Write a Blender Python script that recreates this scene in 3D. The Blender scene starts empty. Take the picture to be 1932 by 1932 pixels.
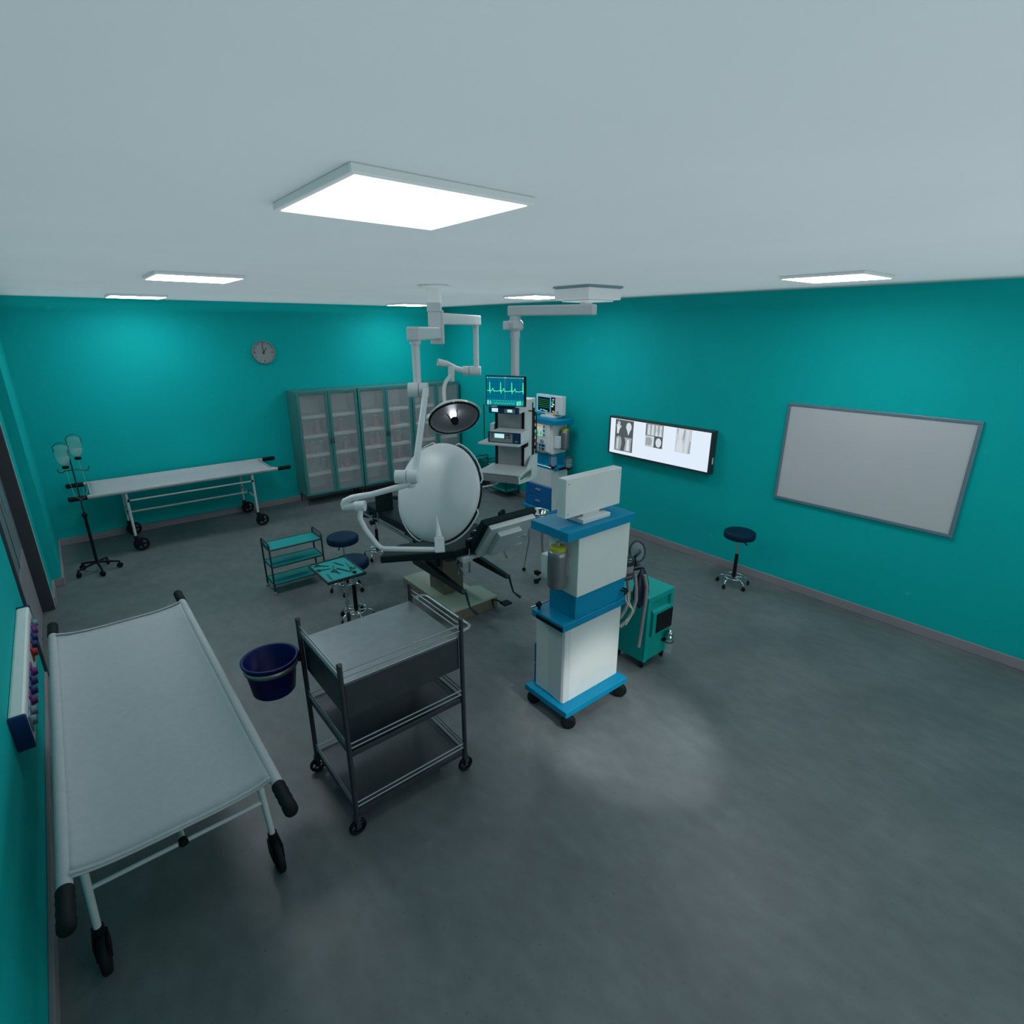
import bpy, math, random
from mathutils import Vector, Matrix, Euler
random.seed(7)
SC = bpy.context.scene
COL = SC.collection
PI = math.pi

# ------------------------------------------------------------------ materials
MATS = {}
def mat(name, col, rough=0.5, metal=0.0, var=0.0, vscale=8.0, bump=0.0, bscale=60.0, spec=0.5, emit=None, es=0.0, trans=0.0, alpha=1.0, rvar=0.0):
    m = bpy.data.materials.new(name); m.use_nodes = True
    nt = m.node_tree; b = nt.nodes['Principled BSDF']
    b.inputs['Base Color'].default_value = (*col, 1)
    b.inputs['Roughness'].default_value = rough
    b.inputs['Metallic'].default_value = metal
    b.inputs['Specular IOR Level'].default_value = spec
    if trans: b.inputs['Transmission Weight'].default_value = trans
    if alpha < 1: b.inputs['Alpha'].default_value = alpha
    if emit:
        b.inputs['Emission Color'].default_value = (*emit, 1); b.inputs['Emission Strength'].default_value = es
    tc = nt.nodes.new('ShaderNodeTexCoord')
    if var > 0 or rvar > 0:
        n = nt.nodes.new('ShaderNodeTexNoise'); n.inputs['Scale'].default_value = vscale; n.inputs['Detail'].default_value = 6
        nt.links.new(tc.outputs['Object'], n.inputs['Vector'])
        if var > 0:
            r = nt.nodes.new('ShaderNodeValToRGB')
            r.color_ramp.elements[0].position = .3; r.color_ramp.elements[1].position = .7
            r.color_ramp.elements[0].color = (*[c*(1-var) for c in col], 1)
            r.color_ramp.elements[1].color = (*[min(1, c*(1+var)) for c in col], 1)
            nt.links.new(n.outputs['Fac'], r.inputs['Fac']); nt.links.new(r.outputs['Color'], b.inputs['Base Color'])
        if rvar > 0:
            mr = nt.nodes.new('ShaderNodeMapRange'); mr.inputs['To Min'].default_value = max(0, rough-rvar); mr.inputs['To Max'].default_value = rough+rvar
            nt.links.new(n.outputs['Fac'], mr.inputs['Value']); nt.links.new(mr.outputs['Result'], b.inputs['Roughness'])
    if bump > 0:
        n2 = nt.nodes.new('ShaderNodeTexNoise'); n2.inputs['Scale'].default_value = bscale; n2.inputs['Detail'].default_value = 4
        nt.links.new(tc.outputs['Object'], n2.inputs['Vector'])
        bp = nt.nodes.new('ShaderNodeBump'); bp.inputs['Strength'].default_value = bump; bp.inputs['Distance'].default_value = .01
        nt.links.new(n2.outputs['Fac'], bp.inputs['Height']); nt.links.new(bp.outputs['Normal'], b.inputs['Normal'])
    MATS[name] = m
    return m
def emis(name, col, s):
    m = bpy.data.materials.new(name); m.use_nodes = True; nt = m.node_tree
    nt.nodes.remove(nt.nodes['Principled BSDF'])
    e = nt.nodes.new('ShaderNodeEmission'); e.inputs['Color'].default_value = (*col, 1); e.inputs['Strength'].default_value = s
    nt.links.new(e.outputs[0], nt.nodes['Material Output'].inputs[0]); MATS[name] = m
    return m
def sheer(name, col, fac, rough=.25):
    """pane that lets a share of the light straight through"""
    m = bpy.data.materials.new(name); m.use_nodes = True; nt = m.node_tree
    b = nt.nodes['Principled BSDF']; b.inputs['Base Color'].default_value = (*col, 1); b.inputs['Roughness'].default_value = rough
    t = nt.nodes.new('ShaderNodeBsdfTransparent'); mx = nt.nodes.new('ShaderNodeMixShader')
    n = nt.nodes.new('ShaderNodeTexNoise'); n.inputs['Scale'].default_value = 2.5
    tc = nt.nodes.new('ShaderNodeTexCoord'); nt.links.new(tc.outputs['Object'], n.inputs['Vector'])
    mr = nt.nodes.new('ShaderNodeMapRange'); mr.inputs['To Min'].default_value = fac-.06; mr.inputs['To Max'].default_value = fac+.06
    nt.links.new(n.outputs['Fac'], mr.inputs['Value']); nt.links.new(mr.outputs['Result'], mx.inputs[0])
    nt.links.new(t.outputs[0], mx.inputs[1]); nt.links.new(b.outputs[0], mx.inputs[2])
    nt.links.new(mx.outputs[0], nt.nodes['Material Output'].inputs[0]); MATS[name] = m
    return m

def floor_mat():
    m = bpy.data.materials.new('floor_concrete'); m.use_nodes = True; nt = m.node_tree; b = nt.nodes['Principled BSDF']
    tc = nt.nodes.new('ShaderNodeTexCoord')
    def noise(s, d, stretch=None):
        n = nt.nodes.new('ShaderNodeTexNoise'); n.inputs['Scale'].default_value = s; n.inputs['Detail'].default_value = d
        if stretch:
            mp = nt.nodes.new('ShaderNodeMapping'); mp.inputs['Scale'].default_value = stretch; mp.inputs['Rotation'].default_value = (0, 0, .6)
            nt.links.new(tc.outputs['Object'], mp.inputs['Vector']); nt.links.new(mp.outputs[0], n.inputs['Vector'])
        else: nt.links.new(tc.outputs['Object'], n.inputs['Vector'])
        return n
    a = noise(1.6, 8); c = noise(11, 10, (1, .6, 1)); sp = noise(38, 2)
    r1 = nt.nodes.new('ShaderNodeValToRGB'); r1.color_ramp.elements[0].position = .3; r1.color_ramp.elements[1].position = .72
    r1.color_ramp.elements[0].color = (.110, .130, .136, 1); r1.color_ramp.elements[1].color = (.158, .180, .186, 1)
    r2 = nt.nodes.new('ShaderNodeValToRGB'); r2.color_ramp.elements[0].position = .35; r2.color_ramp.elements[1].position = .7
    r2.color_ramp.elements[0].color = (.88, .88, .88, 1); r2.color_ramp.elements[1].color = (1.08, 1.08, 1.08, 1)
    r3 = nt.nodes.new('ShaderNodeValToRGB'); r3.color_ramp.elements[0].position = .27; r3.color_ramp.elements[1].position = .33
    r3.color_ramp.elements[0].color = (.8, .8, .8, 1); r3.color_ramp.elements[1].color = (1, 1, 1, 1)
    nt.links.new(a.outputs['Fac'], r1.inputs[0]); nt.links.new(c.outputs['Fac'], r2.inputs[0]); nt.links.new(sp.outputs['Fac'], r3.inputs[0])
    m1 = nt.nodes.new('ShaderNodeMixRGB'); m1.blend_type = 'MULTIPLY'; m1.inputs[0].default_value = 1
    m2 = nt.nodes.new('ShaderNodeMixRGB'); m2.blend_type = 'MULTIPLY'; m2.inputs[0].default_value = 1
    nt.links.new(r1.outputs[0], m1.inputs[1]); nt.links.new(r2.outputs[0], m1.inputs[2])
    nt.links.new(m1.outputs[0], m2.inputs[1]); nt.links.new(r3.outputs[0], m2.inputs[2]); nt.links.new(m2.outputs[0], b.inputs['Base Color'])
    b.inputs['Roughness'].default_value = .45; b.inputs['Specular IOR Level'].default_value = .55
    bp = nt.nodes.new('ShaderNodeBump'); bp.inputs['Strength'].default_value = .12; bp.inputs['Distance'].default_value = .01
    nt.links.new(c.outputs['Fac'], bp.inputs['Height']); nt.links.new(bp.outputs[0], b.inputs['Normal'])
    return m
def wall_mat():
    m = bpy.data.materials.new('teal_paint'); m.use_nodes = True; nt = m.node_tree; b = nt.nodes['Principled BSDF']
    tc = nt.nodes.new('ShaderNodeTexCoord')
    n = nt.nodes.new('ShaderNodeTexNoise'); n.inputs['Scale'].default_value = 1.1; n.inputs['Detail'].default_value = 5
    s = nt.nodes.new('ShaderNodeTexNoise'); s.inputs['Scale'].default_value = 7; s.inputs['Detail'].default_value = 6
    r = nt.nodes.new('ShaderNodeValToRGB'); r.color_ramp.elements[0].position = .3; r.color_ramp.elements[1].position = .7
    r.color_ramp.elements[0].color = (.0, .415, .41, 1); r.color_ramp.elements[1].color = (.0, .445, .44, 1)
    r2 = nt.nodes.new('ShaderNodeValToRGB'); r2.color_ramp.elements[0].position = .70; r2.color_ramp.elements[1].position = .78
    r2.color_ramp.elements[0].color = (0, 0, 0, 1); r2.color_ramp.elements[1].color = (.02, .05, .05, 1)
    for q in (n, s): nt.links.new(tc.outputs['Object'], q.inputs['Vector'])
    nt.links.new(n.outputs['Fac'], r.inputs[0]); nt.links.new(s.outputs['Fac'], r2.inputs[0])
    ad = nt.nodes.new('ShaderNodeMixRGB'); ad.blend_type = 'ADD'; ad.inputs[0].default_value = 1
    nt.links.new(r.outputs[0], ad.inputs[1]); nt.links.new(r2.outputs[0], ad.inputs[2]); nt.links.new(ad.outputs[0], b.inputs['Base Color'])
    b.inputs['Roughness'].default_value = .75; b.inputs['Specular IOR Level'].default_value = .15
    return m
M_floor = floor_mat(); M_wall = wall_mat()
M_ceil = mat('ceiling_paint', (.66, .71, .74), .9, var=.02, vscale=1.2, spec=.1)
M_base = mat('baseboard_grey', (.26, .25, .27), .6, var=.06, vscale=3)
M_door = mat('door_grey', (.16, .22, .235), .45, var=.05, vscale=2)
M_dframe = mat('door_frame_dark', (.035, .04, .05), .5, var=.1)
M_white = mat('white_enamel', (.62, .66, .67), .42, var=.03, vscale=3)
M_lampw = mat('lamp_white', (.70, .72, .735), .38, var=.02, vscale=4)
M_white2 = mat('white_plastic', (.70, .74, .73), .4, var=.03, vscale=5)
M_grey = mat('grey_metal_plate', (.34, .345, .35), .4, .35, var=.08, vscale=5)
M_steel = mat('brushed_steel', (.27, .31, .325), .36, .7, var=.08, vscale=14, rvar=.08)
M_steeld = mat('steel_dark', (.068, .076, .088), .38, .6, var=.08, vscale=14)
M_chrome = mat('chrome', (.55, .62, .63), .14, 1.0, rvar=.05)
M_cart = mat('cart_frame_dark_steel', (.05, .065, .07), .32, .8, rvar=.06)
M_tealrefl = mat('shelf_teal_reflection', (.0, .29, .29), .5, .0, var=.05, vscale=6)  # bright metal with its teal reflection painted in as base colour
M_black = mat('black_rubber', (.006, .008, .010), .65, spec=.2, var=.2, vscale=20)
M_blackp = mat('black_plastic', (.007, .008, .010), .5, spec=.2, var=.15, vscale=20)
M_leather = mat('black_leather', (.007, .020, .022), .6, spec=.16, var=.12, vscale=30, bump=.12, bscale=160)
M_navy = mat('navy_vinyl', (.001, .022, .055), .62, spec=.16, var=.1, vscale=18, bump=.06, bscale=120)
M_bucket = mat('bucket_blue', (.002, .007, .10), .4, spec=.25, var=.1, vscale=6)
M_blue = mat('cart_blue', (.0, .235, .42), .5, spec=.22, var=.06, vscale=6)
M_blued = mat('drawer_blue', (.0, .115, .32), .5, spec=.25, var=.06, vscale=6)
M_devblue = mat('device_navy', (.004, .03, .13), .4, var=.05)
M_canvas = mat('white_canvas', (.43, .455, .478), .85, var=.03, vscale=25, bump=.15, bscale=300)
M_canvasn = M_canvas
M_beige = mat('beige_enamel_lit', (.40, .48, .38), .45, var=.06, vscale=4)  # pedestal beige with the teal light on its top mixed in
M_beigeshade = mat('beige_enamel_shaded', (.20, .165, .125), .5, var=.06, vscale=4)  # same beige, shade of the upright sides put into the colour
M_cyl = mat('cylinder_grey', (.22, .23, .24), .35, .6, var=.06)
M_yellow = mat('yellow_cap', (.32, .33, .02), .5, var=.08)
M_hose = mat('hose_grey', (.26, .25, .25), .6, var=.06)
M_cream = mat('cream_tube', (.6, .6, .45), .5, var=.03)
M_tealm = mat('teal_enamel', (.0, .335, .30), .5, spec=.25, var=.04, vscale=4)
M_bag = mat('breathing_bag_navy', (.004, .012, .04), .42, var=.1)
M_board = mat('whiteboard_white', (.55, .56, .575), .5, spec=.25, var=.02, vscale=2)
M_alu = mat('aluminium_blue_grey', (.17, .27, .32), .4, .3, var=.05)
M_cabinet = mat('cabinet_teal_reflection', (.06, .24, .235), .45, .15, var=.06, vscale=5)  # reflection of the teal room painted into the cabinet body colour
M_cabin = mat('cabinet_inside', (.74, .78, .79), .6, var=.04)
M_frost = sheer('cabinet_frosted_glass', (.60, .63, .65), .25, .3)
M_pink = mat('pink_bottle_glass', (.52, .20, .18), .3, var=.06)
M_clear = sheer('clear_glass', (.55, .68, .68), .15, .1)
M_liquid = sheer('infusion_liquid', (.6, .72, .72), .25, .12)
M_clockf = mat('clock_face', (.30, .33, .335), .6, var=.04)
M_clockr = mat('clock_rim', (.26, .29, .30), .45, .3, var=.05)
M_hand = mat('clock_hands', (.02, .03, .03), .5, var=.1)
M_light = emis('light_diffuser', (.93, .96, 1.0), 18.0)
M_light2 = emis('light_diffuser_dim', (.93, .96, 1.0), 1.5)
M_lbox = emis('lightbox_panel', (.78, .88, 1.0), .96)
M_film0 = emis('film_dark', (.10, .13, .14), .8)
M_film1 = emis('film_mid', (.42, .47, .5), .8)
M_film2 = emis('film_bone', (.68, .75, .8), .95)
M_film3 = emis('film_pale', (.62, .68, .73), .9)
M_scr = emis('screen_teal', (.0, .13, .21), 1.0)
M_scr2 = emis('screen_teal_strip', (.0, .25, .28), 1.0)
M_grid = emis('screen_grid', (.02, .22, .32), 1.0)
M_wave = emis('screen_wave', (.10, .95, .45), 1.0)
M_waved = emis('screen_wave_pale', (.35, .75, .72), 1.0)
M_lcd = emis('lcd_pale', (.50, .86, .86), 1.0)
M_scrb = emis('screen_black', (.004, .008, .012), 1.0)
M_scrc = emis('screen_cyan', (.08, .55, .95), 1.0)
M_scrg = emis('screen_green', (.02, .4, .12), 1.0)
M_scro = emis('screen_amber', (.5, .25, .06), 1.0)
M_scrp = emis('screen_pink', (.6, .3, .5), 1.0)
M_scrw = emis('screen_white', (.7, .85, .9), 1.0)
M_bulb = emis('bulb', (.9, .96, 1.0), 9.0)
M_refl = mat('lamp_reflector', (.17, .185, .20), .5, .25, rvar=.04)
M_red = mat('red_plastic', (.35, .02, .02), .4, var=.05)
M_green = mat('green_plastic', (.01, .22, .08), .4, var=.05)
M_orange = mat('orange_label', (.42, .19, .05), .5, var=.05)
M_purple = mat('purple_plastic', (.17, .02, .2), .4, var=.05)
M_bluep = mat('outlet_blue', (.005, .03, .16), .4, var=.05)

# ------------------------------------------------------------------ mesh builder
class MB:
    def __init__(self): self.v = []; self.f = []; self.s = []; self.m = []; self.mi = 0
    def add(self, vs, fs, smooth=False, M=None):
        o = len(self.v)
        for p in vs:
            p = Vector(p)
            if M is not None: p = M @ p
            self.v.append(p)
        for f in fs:
            self.f.append([i+o for i in f]); self.s.append(smooth); self.m.append(self.mi)
        return self
    def mat(self, i): self.mi = i; return self
    def box(self, x0, x1, y0, y1, z0, z1, M=None):
        vs = [(x0,y0,z0),(x1,y0,z0),(x1,y1,z0),(x0,y1,z0),(x0,y0,z1),(x1,y0,z1),(x1,y1,z1),(x0,y1,z1)]
        return self.add(vs, [(3,2,1,0),(4,5,6,7),(0,1,5,4),(1,2,6,5),(2,3,7,6),(3,0,4,7)], False, M)
    def cyl(self, p0, p1, r0, r1=None, n=16, cap=True, M=None):
        r1 = r0 if r1 is None else r1
        p0 = Vector(p0); p1 = Vector(p1); d = (p1-p0).normalized()
        a = d.orthogonal().normalized(); b = d.cross(a)
        vs = []
        for p, r in ((p0, r0), (p1, r1)):
            for i in range(n):
                t = 2*PI*i/n; vs.append(p + a*math.cos(t)*r + b*math.sin(t)*r)
        self.add(vs, [(i, (i+1)%n, n+(i+1)%n, n+i) for i in range(n)], True, M)
        if cap: self.add(vs, [tuple(range(n))[::-1], tuple(range(n, 2*n))], False, M)
        return self
    def tube(self, pts, r, n=10, closed=False, M=None):
        pts = [Vector(p) for p in pts]; N = len(pts); vs = []; prev = None
        for k in range(N):
            if closed: d = (pts[(k+1)%N]-pts[k-1]).normalized()
            elif k == 0: d = (pts[1]-pts[0]).normalized()
            elif k == N-1: d = (pts[-1]-pts[-2]).normalized()
            else: d = ((pts[k+1]-pts[k]).normalized()+(pts[k]-pts[k-1]).normalized()).normalized()
            if prev is None: a = d.orthogonal().normalized()
            else:
                a = prev - d*prev.dot(d)
                a = a.normalized() if a.length > 1e-5 else d.orthogonal().normalized()
            prev = a; b = d.cross(a); rr = r[k] if isinstance(r, (list, tuple)) else r
            for i in range(n):
                t = 2*PI*i/n; vs.append(pts[k] + a*math.cos(t)*rr + b*math.sin(t)*rr)
        fs = []
        for k in range(N if closed else N-1):
            k2 = (k+1) % N
            for i in range(n): fs.append((k*n+i, k*n+(i+1)%n, k2*n+(i+1)%n, k2*n+i))
        self.add(vs, fs, True, M)
        if not closed: self.add(vs, [tuple(range(n))[::-1], tuple(range((N-1)*n, N*n))], False, M)
        return self
    def lathe(self, prof, n=32, M=None, smooth=True, closed=False):
        """profile of (radius, z) turned about z"""
        vs = []; N = len(prof)
        for r, z in prof:
            for i in range(n):
                t = 2*PI*i/n; vs.append((r*math.cos(t), r*math.sin(t), z))
        fs = []
        for k in range(N if closed else N-1):
            k2 = (k+1) % N
            for i in range(n): fs.append((k*n+i, k*n+(i+1)%n, k2*n+(i+1)%n, k2*n+i))
        return self.add(vs, fs, smooth, M)
    def prism(self, poly, z0, z1, M=None):
        n = len(poly); vs = [(x,y,z0) for x,y in poly]+[(x,y,z1) for x,y in poly]
        fs = [tuple(range(n))[::-1], tuple(range(n,2*n))]+[(i,(i+1)%n,n+(i+1)%n,n+i) for i in range(n)]
        return self.add(vs, fs, False, M)
    def quad(self, a, b, c, d, M=None): return self.add([a,b,c,d], [(0,1,2,3)], False, M)

def obj(name, mb, m, parent=None, bevel=0.0, world=False, label=None, seg=2):
    me = bpy.data.meshes.new(name)
    vs = mb.v
    if world and parent is not None:
        inv = wm(parent).inverted(); vs = [inv @ p for p in vs]
    me.from_pydata([tuple(p) for p in vs], [], mb.f); me.validate(clean_customdata=False)
    ms = m if isinstance(m, (list, tuple)) else [m]
    for q in ms: me.materials.append(q)
    for p, s, i in zip(me.polygons, mb.s, mb.m): p.use_smooth = s; p.material_index = i
    o = bpy.data.objects.new(name, me); COL.objects.link(o)
    if parent is not None: o.parent = parent
    if bevel > 0:
        b = o.modifiers.new('bevel', 'BEVEL'); b.width = bevel; b.segments = seg; b.limit_method = 'ANGLE'; b.angle_limit = .7
    if label: o['label'] = label
    return o
def wm(o):
    M = Matrix.Translation(o.location) @ o.rotation_euler.to_matrix().to_4x4()
    return wm(o.parent) @ M if o.parent else M
def thing(name, label, cat, loc=(0,0,0), rz=0.0, group=None):
    o = bpy.data.objects.new(name, None); COL.objects.link(o); o.empty_display_size = .1
    o.location = loc; o.rotation_euler = (0, 0, rz); o['label'] = label; o['category'] = cat
    if group: o['group'] = group
    return o
def tag(o, label, cat, group=None):
    o['label'] = label; o['category'] = cat
    if group: o['group'] = group
    return o
def struct(name, mb, m, parent=None, bevel=0.0):
    o = obj(name, mb, m, parent, bevel)
    if parent is None: o['kind'] = 'structure'
    return o
def copy_tree(o, parent=None, loc=None, rz=None, label=None):
    c = o.copy(); COL.objects.link(c)
    if parent is not None: c.parent = parent
    if loc is not None: c.location = loc
    if rz is not None: c.rotation_euler = (0, 0, rz)
    if label: c['label'] = label
    for ch in KIDS(o): copy_tree(ch, c)
    return c
def KIDS(o): return [c for c in bpy.data.objects if c.parent == o]
def frame(loc, x, y, z):
    return Matrix(((x[0],y[0],z[0],loc[0]),(x[1],y[1],z[1],loc[1]),(x[2],y[2],z[2],loc[2]),(0,0,0,1)))

# ------------------------------------------------------------------ room
XL, XC, XR, YB, YF, H = -0.55, -0.38, 5.966, 9.19, -1.7, 3.17
struct('floor', MB().box(XL-.3, XR+.3, YF-.3, YB+.3, -.1, 0), M_floor)
struct('ceiling', MB().box(XL-.3, XR+.3, YF-.3, YB+.3, H, H+.1), M_ceil)
struct('wall_back', MB().box(XL-.15, XR+.15, YB, YB+.15, 0, H), M_wall)
struct('wall_right', MB().box(XR, XR+.15, YF, YB, 0, H), M_wall)
DY0, DY1, DH = 5.55, 7.06, 2.25
wl = MB()
wl.box(XL-.15, XC, 7.66, YB, 0, H)
wl.box(XL-.15, XL+.08, DY1, 7.66, 0, H)
wl.box(XL-.15, XL+.08, DY0, DY1, DH, H)
wl.box(XL-.15, XL, YF, DY0, 0, H)
struct('wall_left', wl, M_wall)
struct('wall_front', MB().box(XL-.15, XR+.15, YF-.15, YF, 0, H), M_wall)
bh, bt = .095, .022
struct('baseboard_back', MB().box(XC, XR, YB-bt, YB, 0, bh), M_base, bevel=.004)
struct('baseboard_right', MB().box(XR-bt, XR, YF, YB-bt, 0, bh), M_base, bevel=.004)
bl = MB().box(XC, XC+bt, 7.66-bt, YB-bt, 0, bh).box(XL+.08, XC, 7.66-bt, 7.66, 0, bh).box(XL+.08, XL+.08+bt, DY1+.02, 7.66-bt, 0, bh).box(XL, XL+bt, YF, DY0-.1, 0, bh)
struct('baseboard_left', bl, M_base, bevel=.004)
# door in the left wall
d = MB().box(XL-.06, XL-.02, DY0+.02, DY1-.08, 0.005, DH-.02)
door = struct('door_1', d, M_door)
fr = MB().box(XL-.08, XL+.085, DY1-.08, DY1, 0, DH).box(XL-.08, XL+.02, DY0-.02, DY0+.02, 0, DH).box(XL-.08, XL+.085, DY0, DY1, DH-.03, DH+.05)
obj('door_frame', fr, M_dframe, door, .004)
obj('frame_edge', MB().box(XL+.08, XL+.088, DY1-.005, DY1+.012, 0, DH+.05), M_white, door, .002)
ym = (DY0+DY1-.06)/2
obj('kick_plate', MB().box(XL-.02, XL-.014, DY0+.1, DY1-.16, .05, .75), M_base, door, .002)
obj('door_seam', MB().box(XL-.021, XL-.016, ym-.008, ym+.008, .01, DH-.04), M_dframe, door)
for y in (ym-.38, ym+.33):
    obj('vision_panel', MB().box(XL-.021, XL-.012, y-.14, y+.14, 1.2, 1.8), M_alu, door, .002)

# ------------------------------------------------------------------ ceiling light panels
def ceiling_light():
    t = thing('ceiling_light', 'bright square ceiling panel above the wall stretcher', 'ceiling light', (0,0,0), 0, 'square ceiling light panels')
    f = MB()
    for a in ((-.29,.29,-.29,-.272),(-.29,.29,.272,.29),(-.29,-.272,-.272,.272),(.272,.29,-.272,.272)): f.box(*a, -.022, 0)
    obj('frame', f, M_white, t, .003)
    obj('diffuser', MB().box(-.272,.272,-.272,.272,-.024,-.004), M_light, t)
    return t
CL = ceiling_light()
first = True
for x, y, lab in ((.97, 8.22, 'bright square ceiling panel close to the back wall, above the wall stretcher'),
                  (.97, 4.92, 'bright square ceiling panel over the open floor, second from the clock wall'),
                  (.93, 1.66, 'bright square ceiling panel nearest the viewer, cut by the top of the photo'),
                  (4.67, 8.22, 'bright square ceiling panel close to the back wall, above the glass cabinets'),
                  (4.67, 5.2, 'bright square ceiling panel partly behind the pendant ceiling plate'),
                  (4.65, 1.85, 'bright square ceiling panel next to the teal wall above the whiteboard')):
    if first: o = CL; o.location = (x, y, H); o['label'] = lab; first = False
    else: copy_tree(CL, None, (x, y, H), 0, lab)
# the panel nearest the viewer burns dimmer than the rest
for o in [c for c in bpy.data.objects if c.name.startswith('ceiling_light')]:
    if 'nearest the viewer' in o['label']:
        for c in KIDS(o):
            if c.name.startswith('diffuser'):
                c.data = c.data.copy(); c.data.materials[0] = M_light2

# ------------------------------------------------------------------ wall clock
ck = thing('wall_clock', 'round pale wall clock with dark hands on the teal back wall', 'clock', (2.60, YB, 2.45))
Mc = Matrix.Rotation(PI/2, 4, 'X')     # local z -> -Y
r = .172
obj('rim', MB().lathe([(r-.02,.0),(r,.0),(r,.03),(r-.006,.038),(r-.018,.034),(r-.02,.0)], 48, Mc), M_clockr, ck)
tk = MB().lathe([(0.0001,.022),(r-.018,.022),(r-.018,.0),(0.0001,0)], 48, Mc, False).mat(1)
for i in range(12):
    a = i*PI/6; L = .03 if i % 3 == 0 else .016; w = .005 if i % 3 == 0 else .003
    tk.box(-w, w, .145-L, .145, .0225, .0245, Mc @ Matrix.Rotation(-a, 4, 'Z'))
obj('face', tk, [M_clockf, M_hand], ck)
obj('minute_hand', MB().prism([(-.006,-.03),(.006,-.03),(.003,.125),(-.003,.125)], .027, .029, Mc @ Matrix.Rotation(.13, 4, 'Z')), M_hand, ck)
obj('hour_hand', MB().prism([(-.007,-.025),(.007,-.025),(.004,.085),(-.004,.085)], .0245, .0265, Mc @ Matrix.Rotation(-.62, 4, 'Z')), M_hand, ck)
obj('centre_cap', MB().lathe([(.0001,.034),(.009,.033),(.01,.0225)], 16, Mc), M_hand, ck)

# ------------------------------------------------------------------ glass cabinets
def cabinet():
    t = thing('glass_cabinet', 'x', 'cabinet', (0,0,0), 0, 'glass fronted medicine cabinets')
    W, D0, z0, z1 = 1.01, .42, .17, 1.86
    b = MB().box(0,.02,0,D0,z0,z1).box(W-.02,W,0,D0,z0,z1).box(.02,W-.02,D0-.015,D0,z0,z1).box(.02,W-.02,0,D0-.015,z1-.03,z1).box(.02,W-.02,0,D0-.015,z0,z0+.03)
    b.box(W/2-.012,W/2+.012,.03,D0-.015,z0+.03,z1-.03)
    obj('carcass', b, M_cabinet, t, .003)
    obj('back_lining', MB().box(.022,W-.022,D0-.022,D0-.0155,z0+.031,z1-.031), M_cabin, t)
    for k in range(4):
        z = z0+.03+.315*(k+1)
        obj('shelf', MB().box(.022,W/2-.013,.05,D0-.023,z-.036,z+.012).box(W/2+.013,W-.022,.05,D0-.023,z-.036,z+.012), M_cabin, t, .002)
    for s in (0, 1):
        x0, x1 = (.004, W/2-.003) if s == 0 else (W/2+.003, W-.004)
        d = MB().box(x0,x0+.045,-.022,-.002,z0+.004,z1-.004).box(x1-.045,x1,-.022,-.002,z0+.004,z1-.004).box(x0+.045,x1-.045,-.022,-.002,z1-.05,z1-.004).box(x0+.045,x1-.045,-.022,-.002,z0+.004,z0+.045)
        do = obj('door', d, M_cabinet, t, .003)
        obj('pane', MB().box(x0+.045,x1-.045,-.015,-.010,z0+.045,z1-.05), M_frost, do)
        xh = x1-.022 if s == 0 else x0+.022
        obj('handle', MB().tube([(xh,-.022,1.0),(xh,-.045,1.01),(xh,-.045,1.09),(xh,-.022,1.10)], .007, 8), M_steeld, do)
    for x in (.03, W-.03):
        for y in (.03, D0-.03): obj('leg', MB().cyl((x,y,0),(x,y,z0), .01, .013, 10), M_steeld, t)
    return t
CB = cabinet(); cabs = []
for k, lab in enumerate(('glass fronted medicine cabinet closest to the wheeled stretcher', 'middle glass fronted medicine cabinet of the three with pink bottles', 'glass fronted medicine cabinet in the room corner behind the small surgical lamp')):
    x = 2.855+k*1.02
    if k == 0: CB.location = (x, 8.765, 0); CB['label'] = lab; cabs.append(CB)
    else: cabs.append(copy_tree(CB, None, (x, 8.765, 0), 0, lab))
# bottles standing on the cabinet shelves
def bottle(h, r, m, name):
    b = MB().lathe([(.0001,0),(r*.94,0),(r,.01),(r*.92,h*.45),(r*.55,h*.68),(r*.42,h*.74),(r*.42,h*.9),(.0001,h*.9)], 16)
    t = obj(name, b, m)
    obj('stopper', MB().lathe([(.0001,h*.9),(r*.5,h*.9),(r*.5,h),(.0001,h)], 12), M_cabin, t)
    return t
PB = bottle(.21, .058, M_pink, 'glass_bottle'); PJ = bottle(.19, .066, M_clear, 'glass_jar')
PB['category'] = 'bottle'; PJ['category'] = 'jar'; PB['group'] = 'pink bottles in the glass cabinets'; PJ['group'] = 'clear jars in the glass cabinets'
cabn = ['cabinet closest to the stretcher', 'middle glass cabinet', 'corner glass cabinet']
shn = ['lowest', 'second lowest', 'third', 'top']
spec = [ # cabinet, shelf (from below), x positions
 (0,0,[.10,.25,.41,.62,.80],'JJJJP'), (0,1,[.10,.25,.40,.80],'PJJP'), (0,2,[.10,.36,.60,.75],'PPJP'),
 (1,0,[.40,.62,.80],'PPP'), (1,1,[.12,.27,.41,.62,.80],'PPPPP'), (1,2,[.12,.38,.60,.74],'PPPP'),
 (2,0,[.15,.30,.62],'PPP'), (2,1,[.12,.26,.40,.64,.8],'PPPPP'), (2,2,[.15,.36,.66],'PPP'), (1,3,[.14],'J'), (2,3,[.3],'J')]
used = {'P': False, 'J': False}
ordn = ['first', 'second', 'third', 'fourth', 'fifth']
for c, s, xs, kinds in spec:
    for i, (x, kd) in enumerate(zip(xs, kinds)):
        src = PB if kd == 'P' else PJ
        z = .17+.03+.315*(s+1)+.0125
        loc = (2.855+c*1.02+x, 8.765+.15+.02*((i*7+s*3) % 3), z)
        nm = 'pink bottle' if kd == 'P' else 'clear jar'
        lab = f'{nm}, {ordn[i]} from stretcher end, {shn[s]} shelf, {cabn[c]}'
        if not used[kd]: src.location = loc; src['label'] = lab; used[kd] = True
        else: copy_tree(src, None, loc, None, lab)

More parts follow.
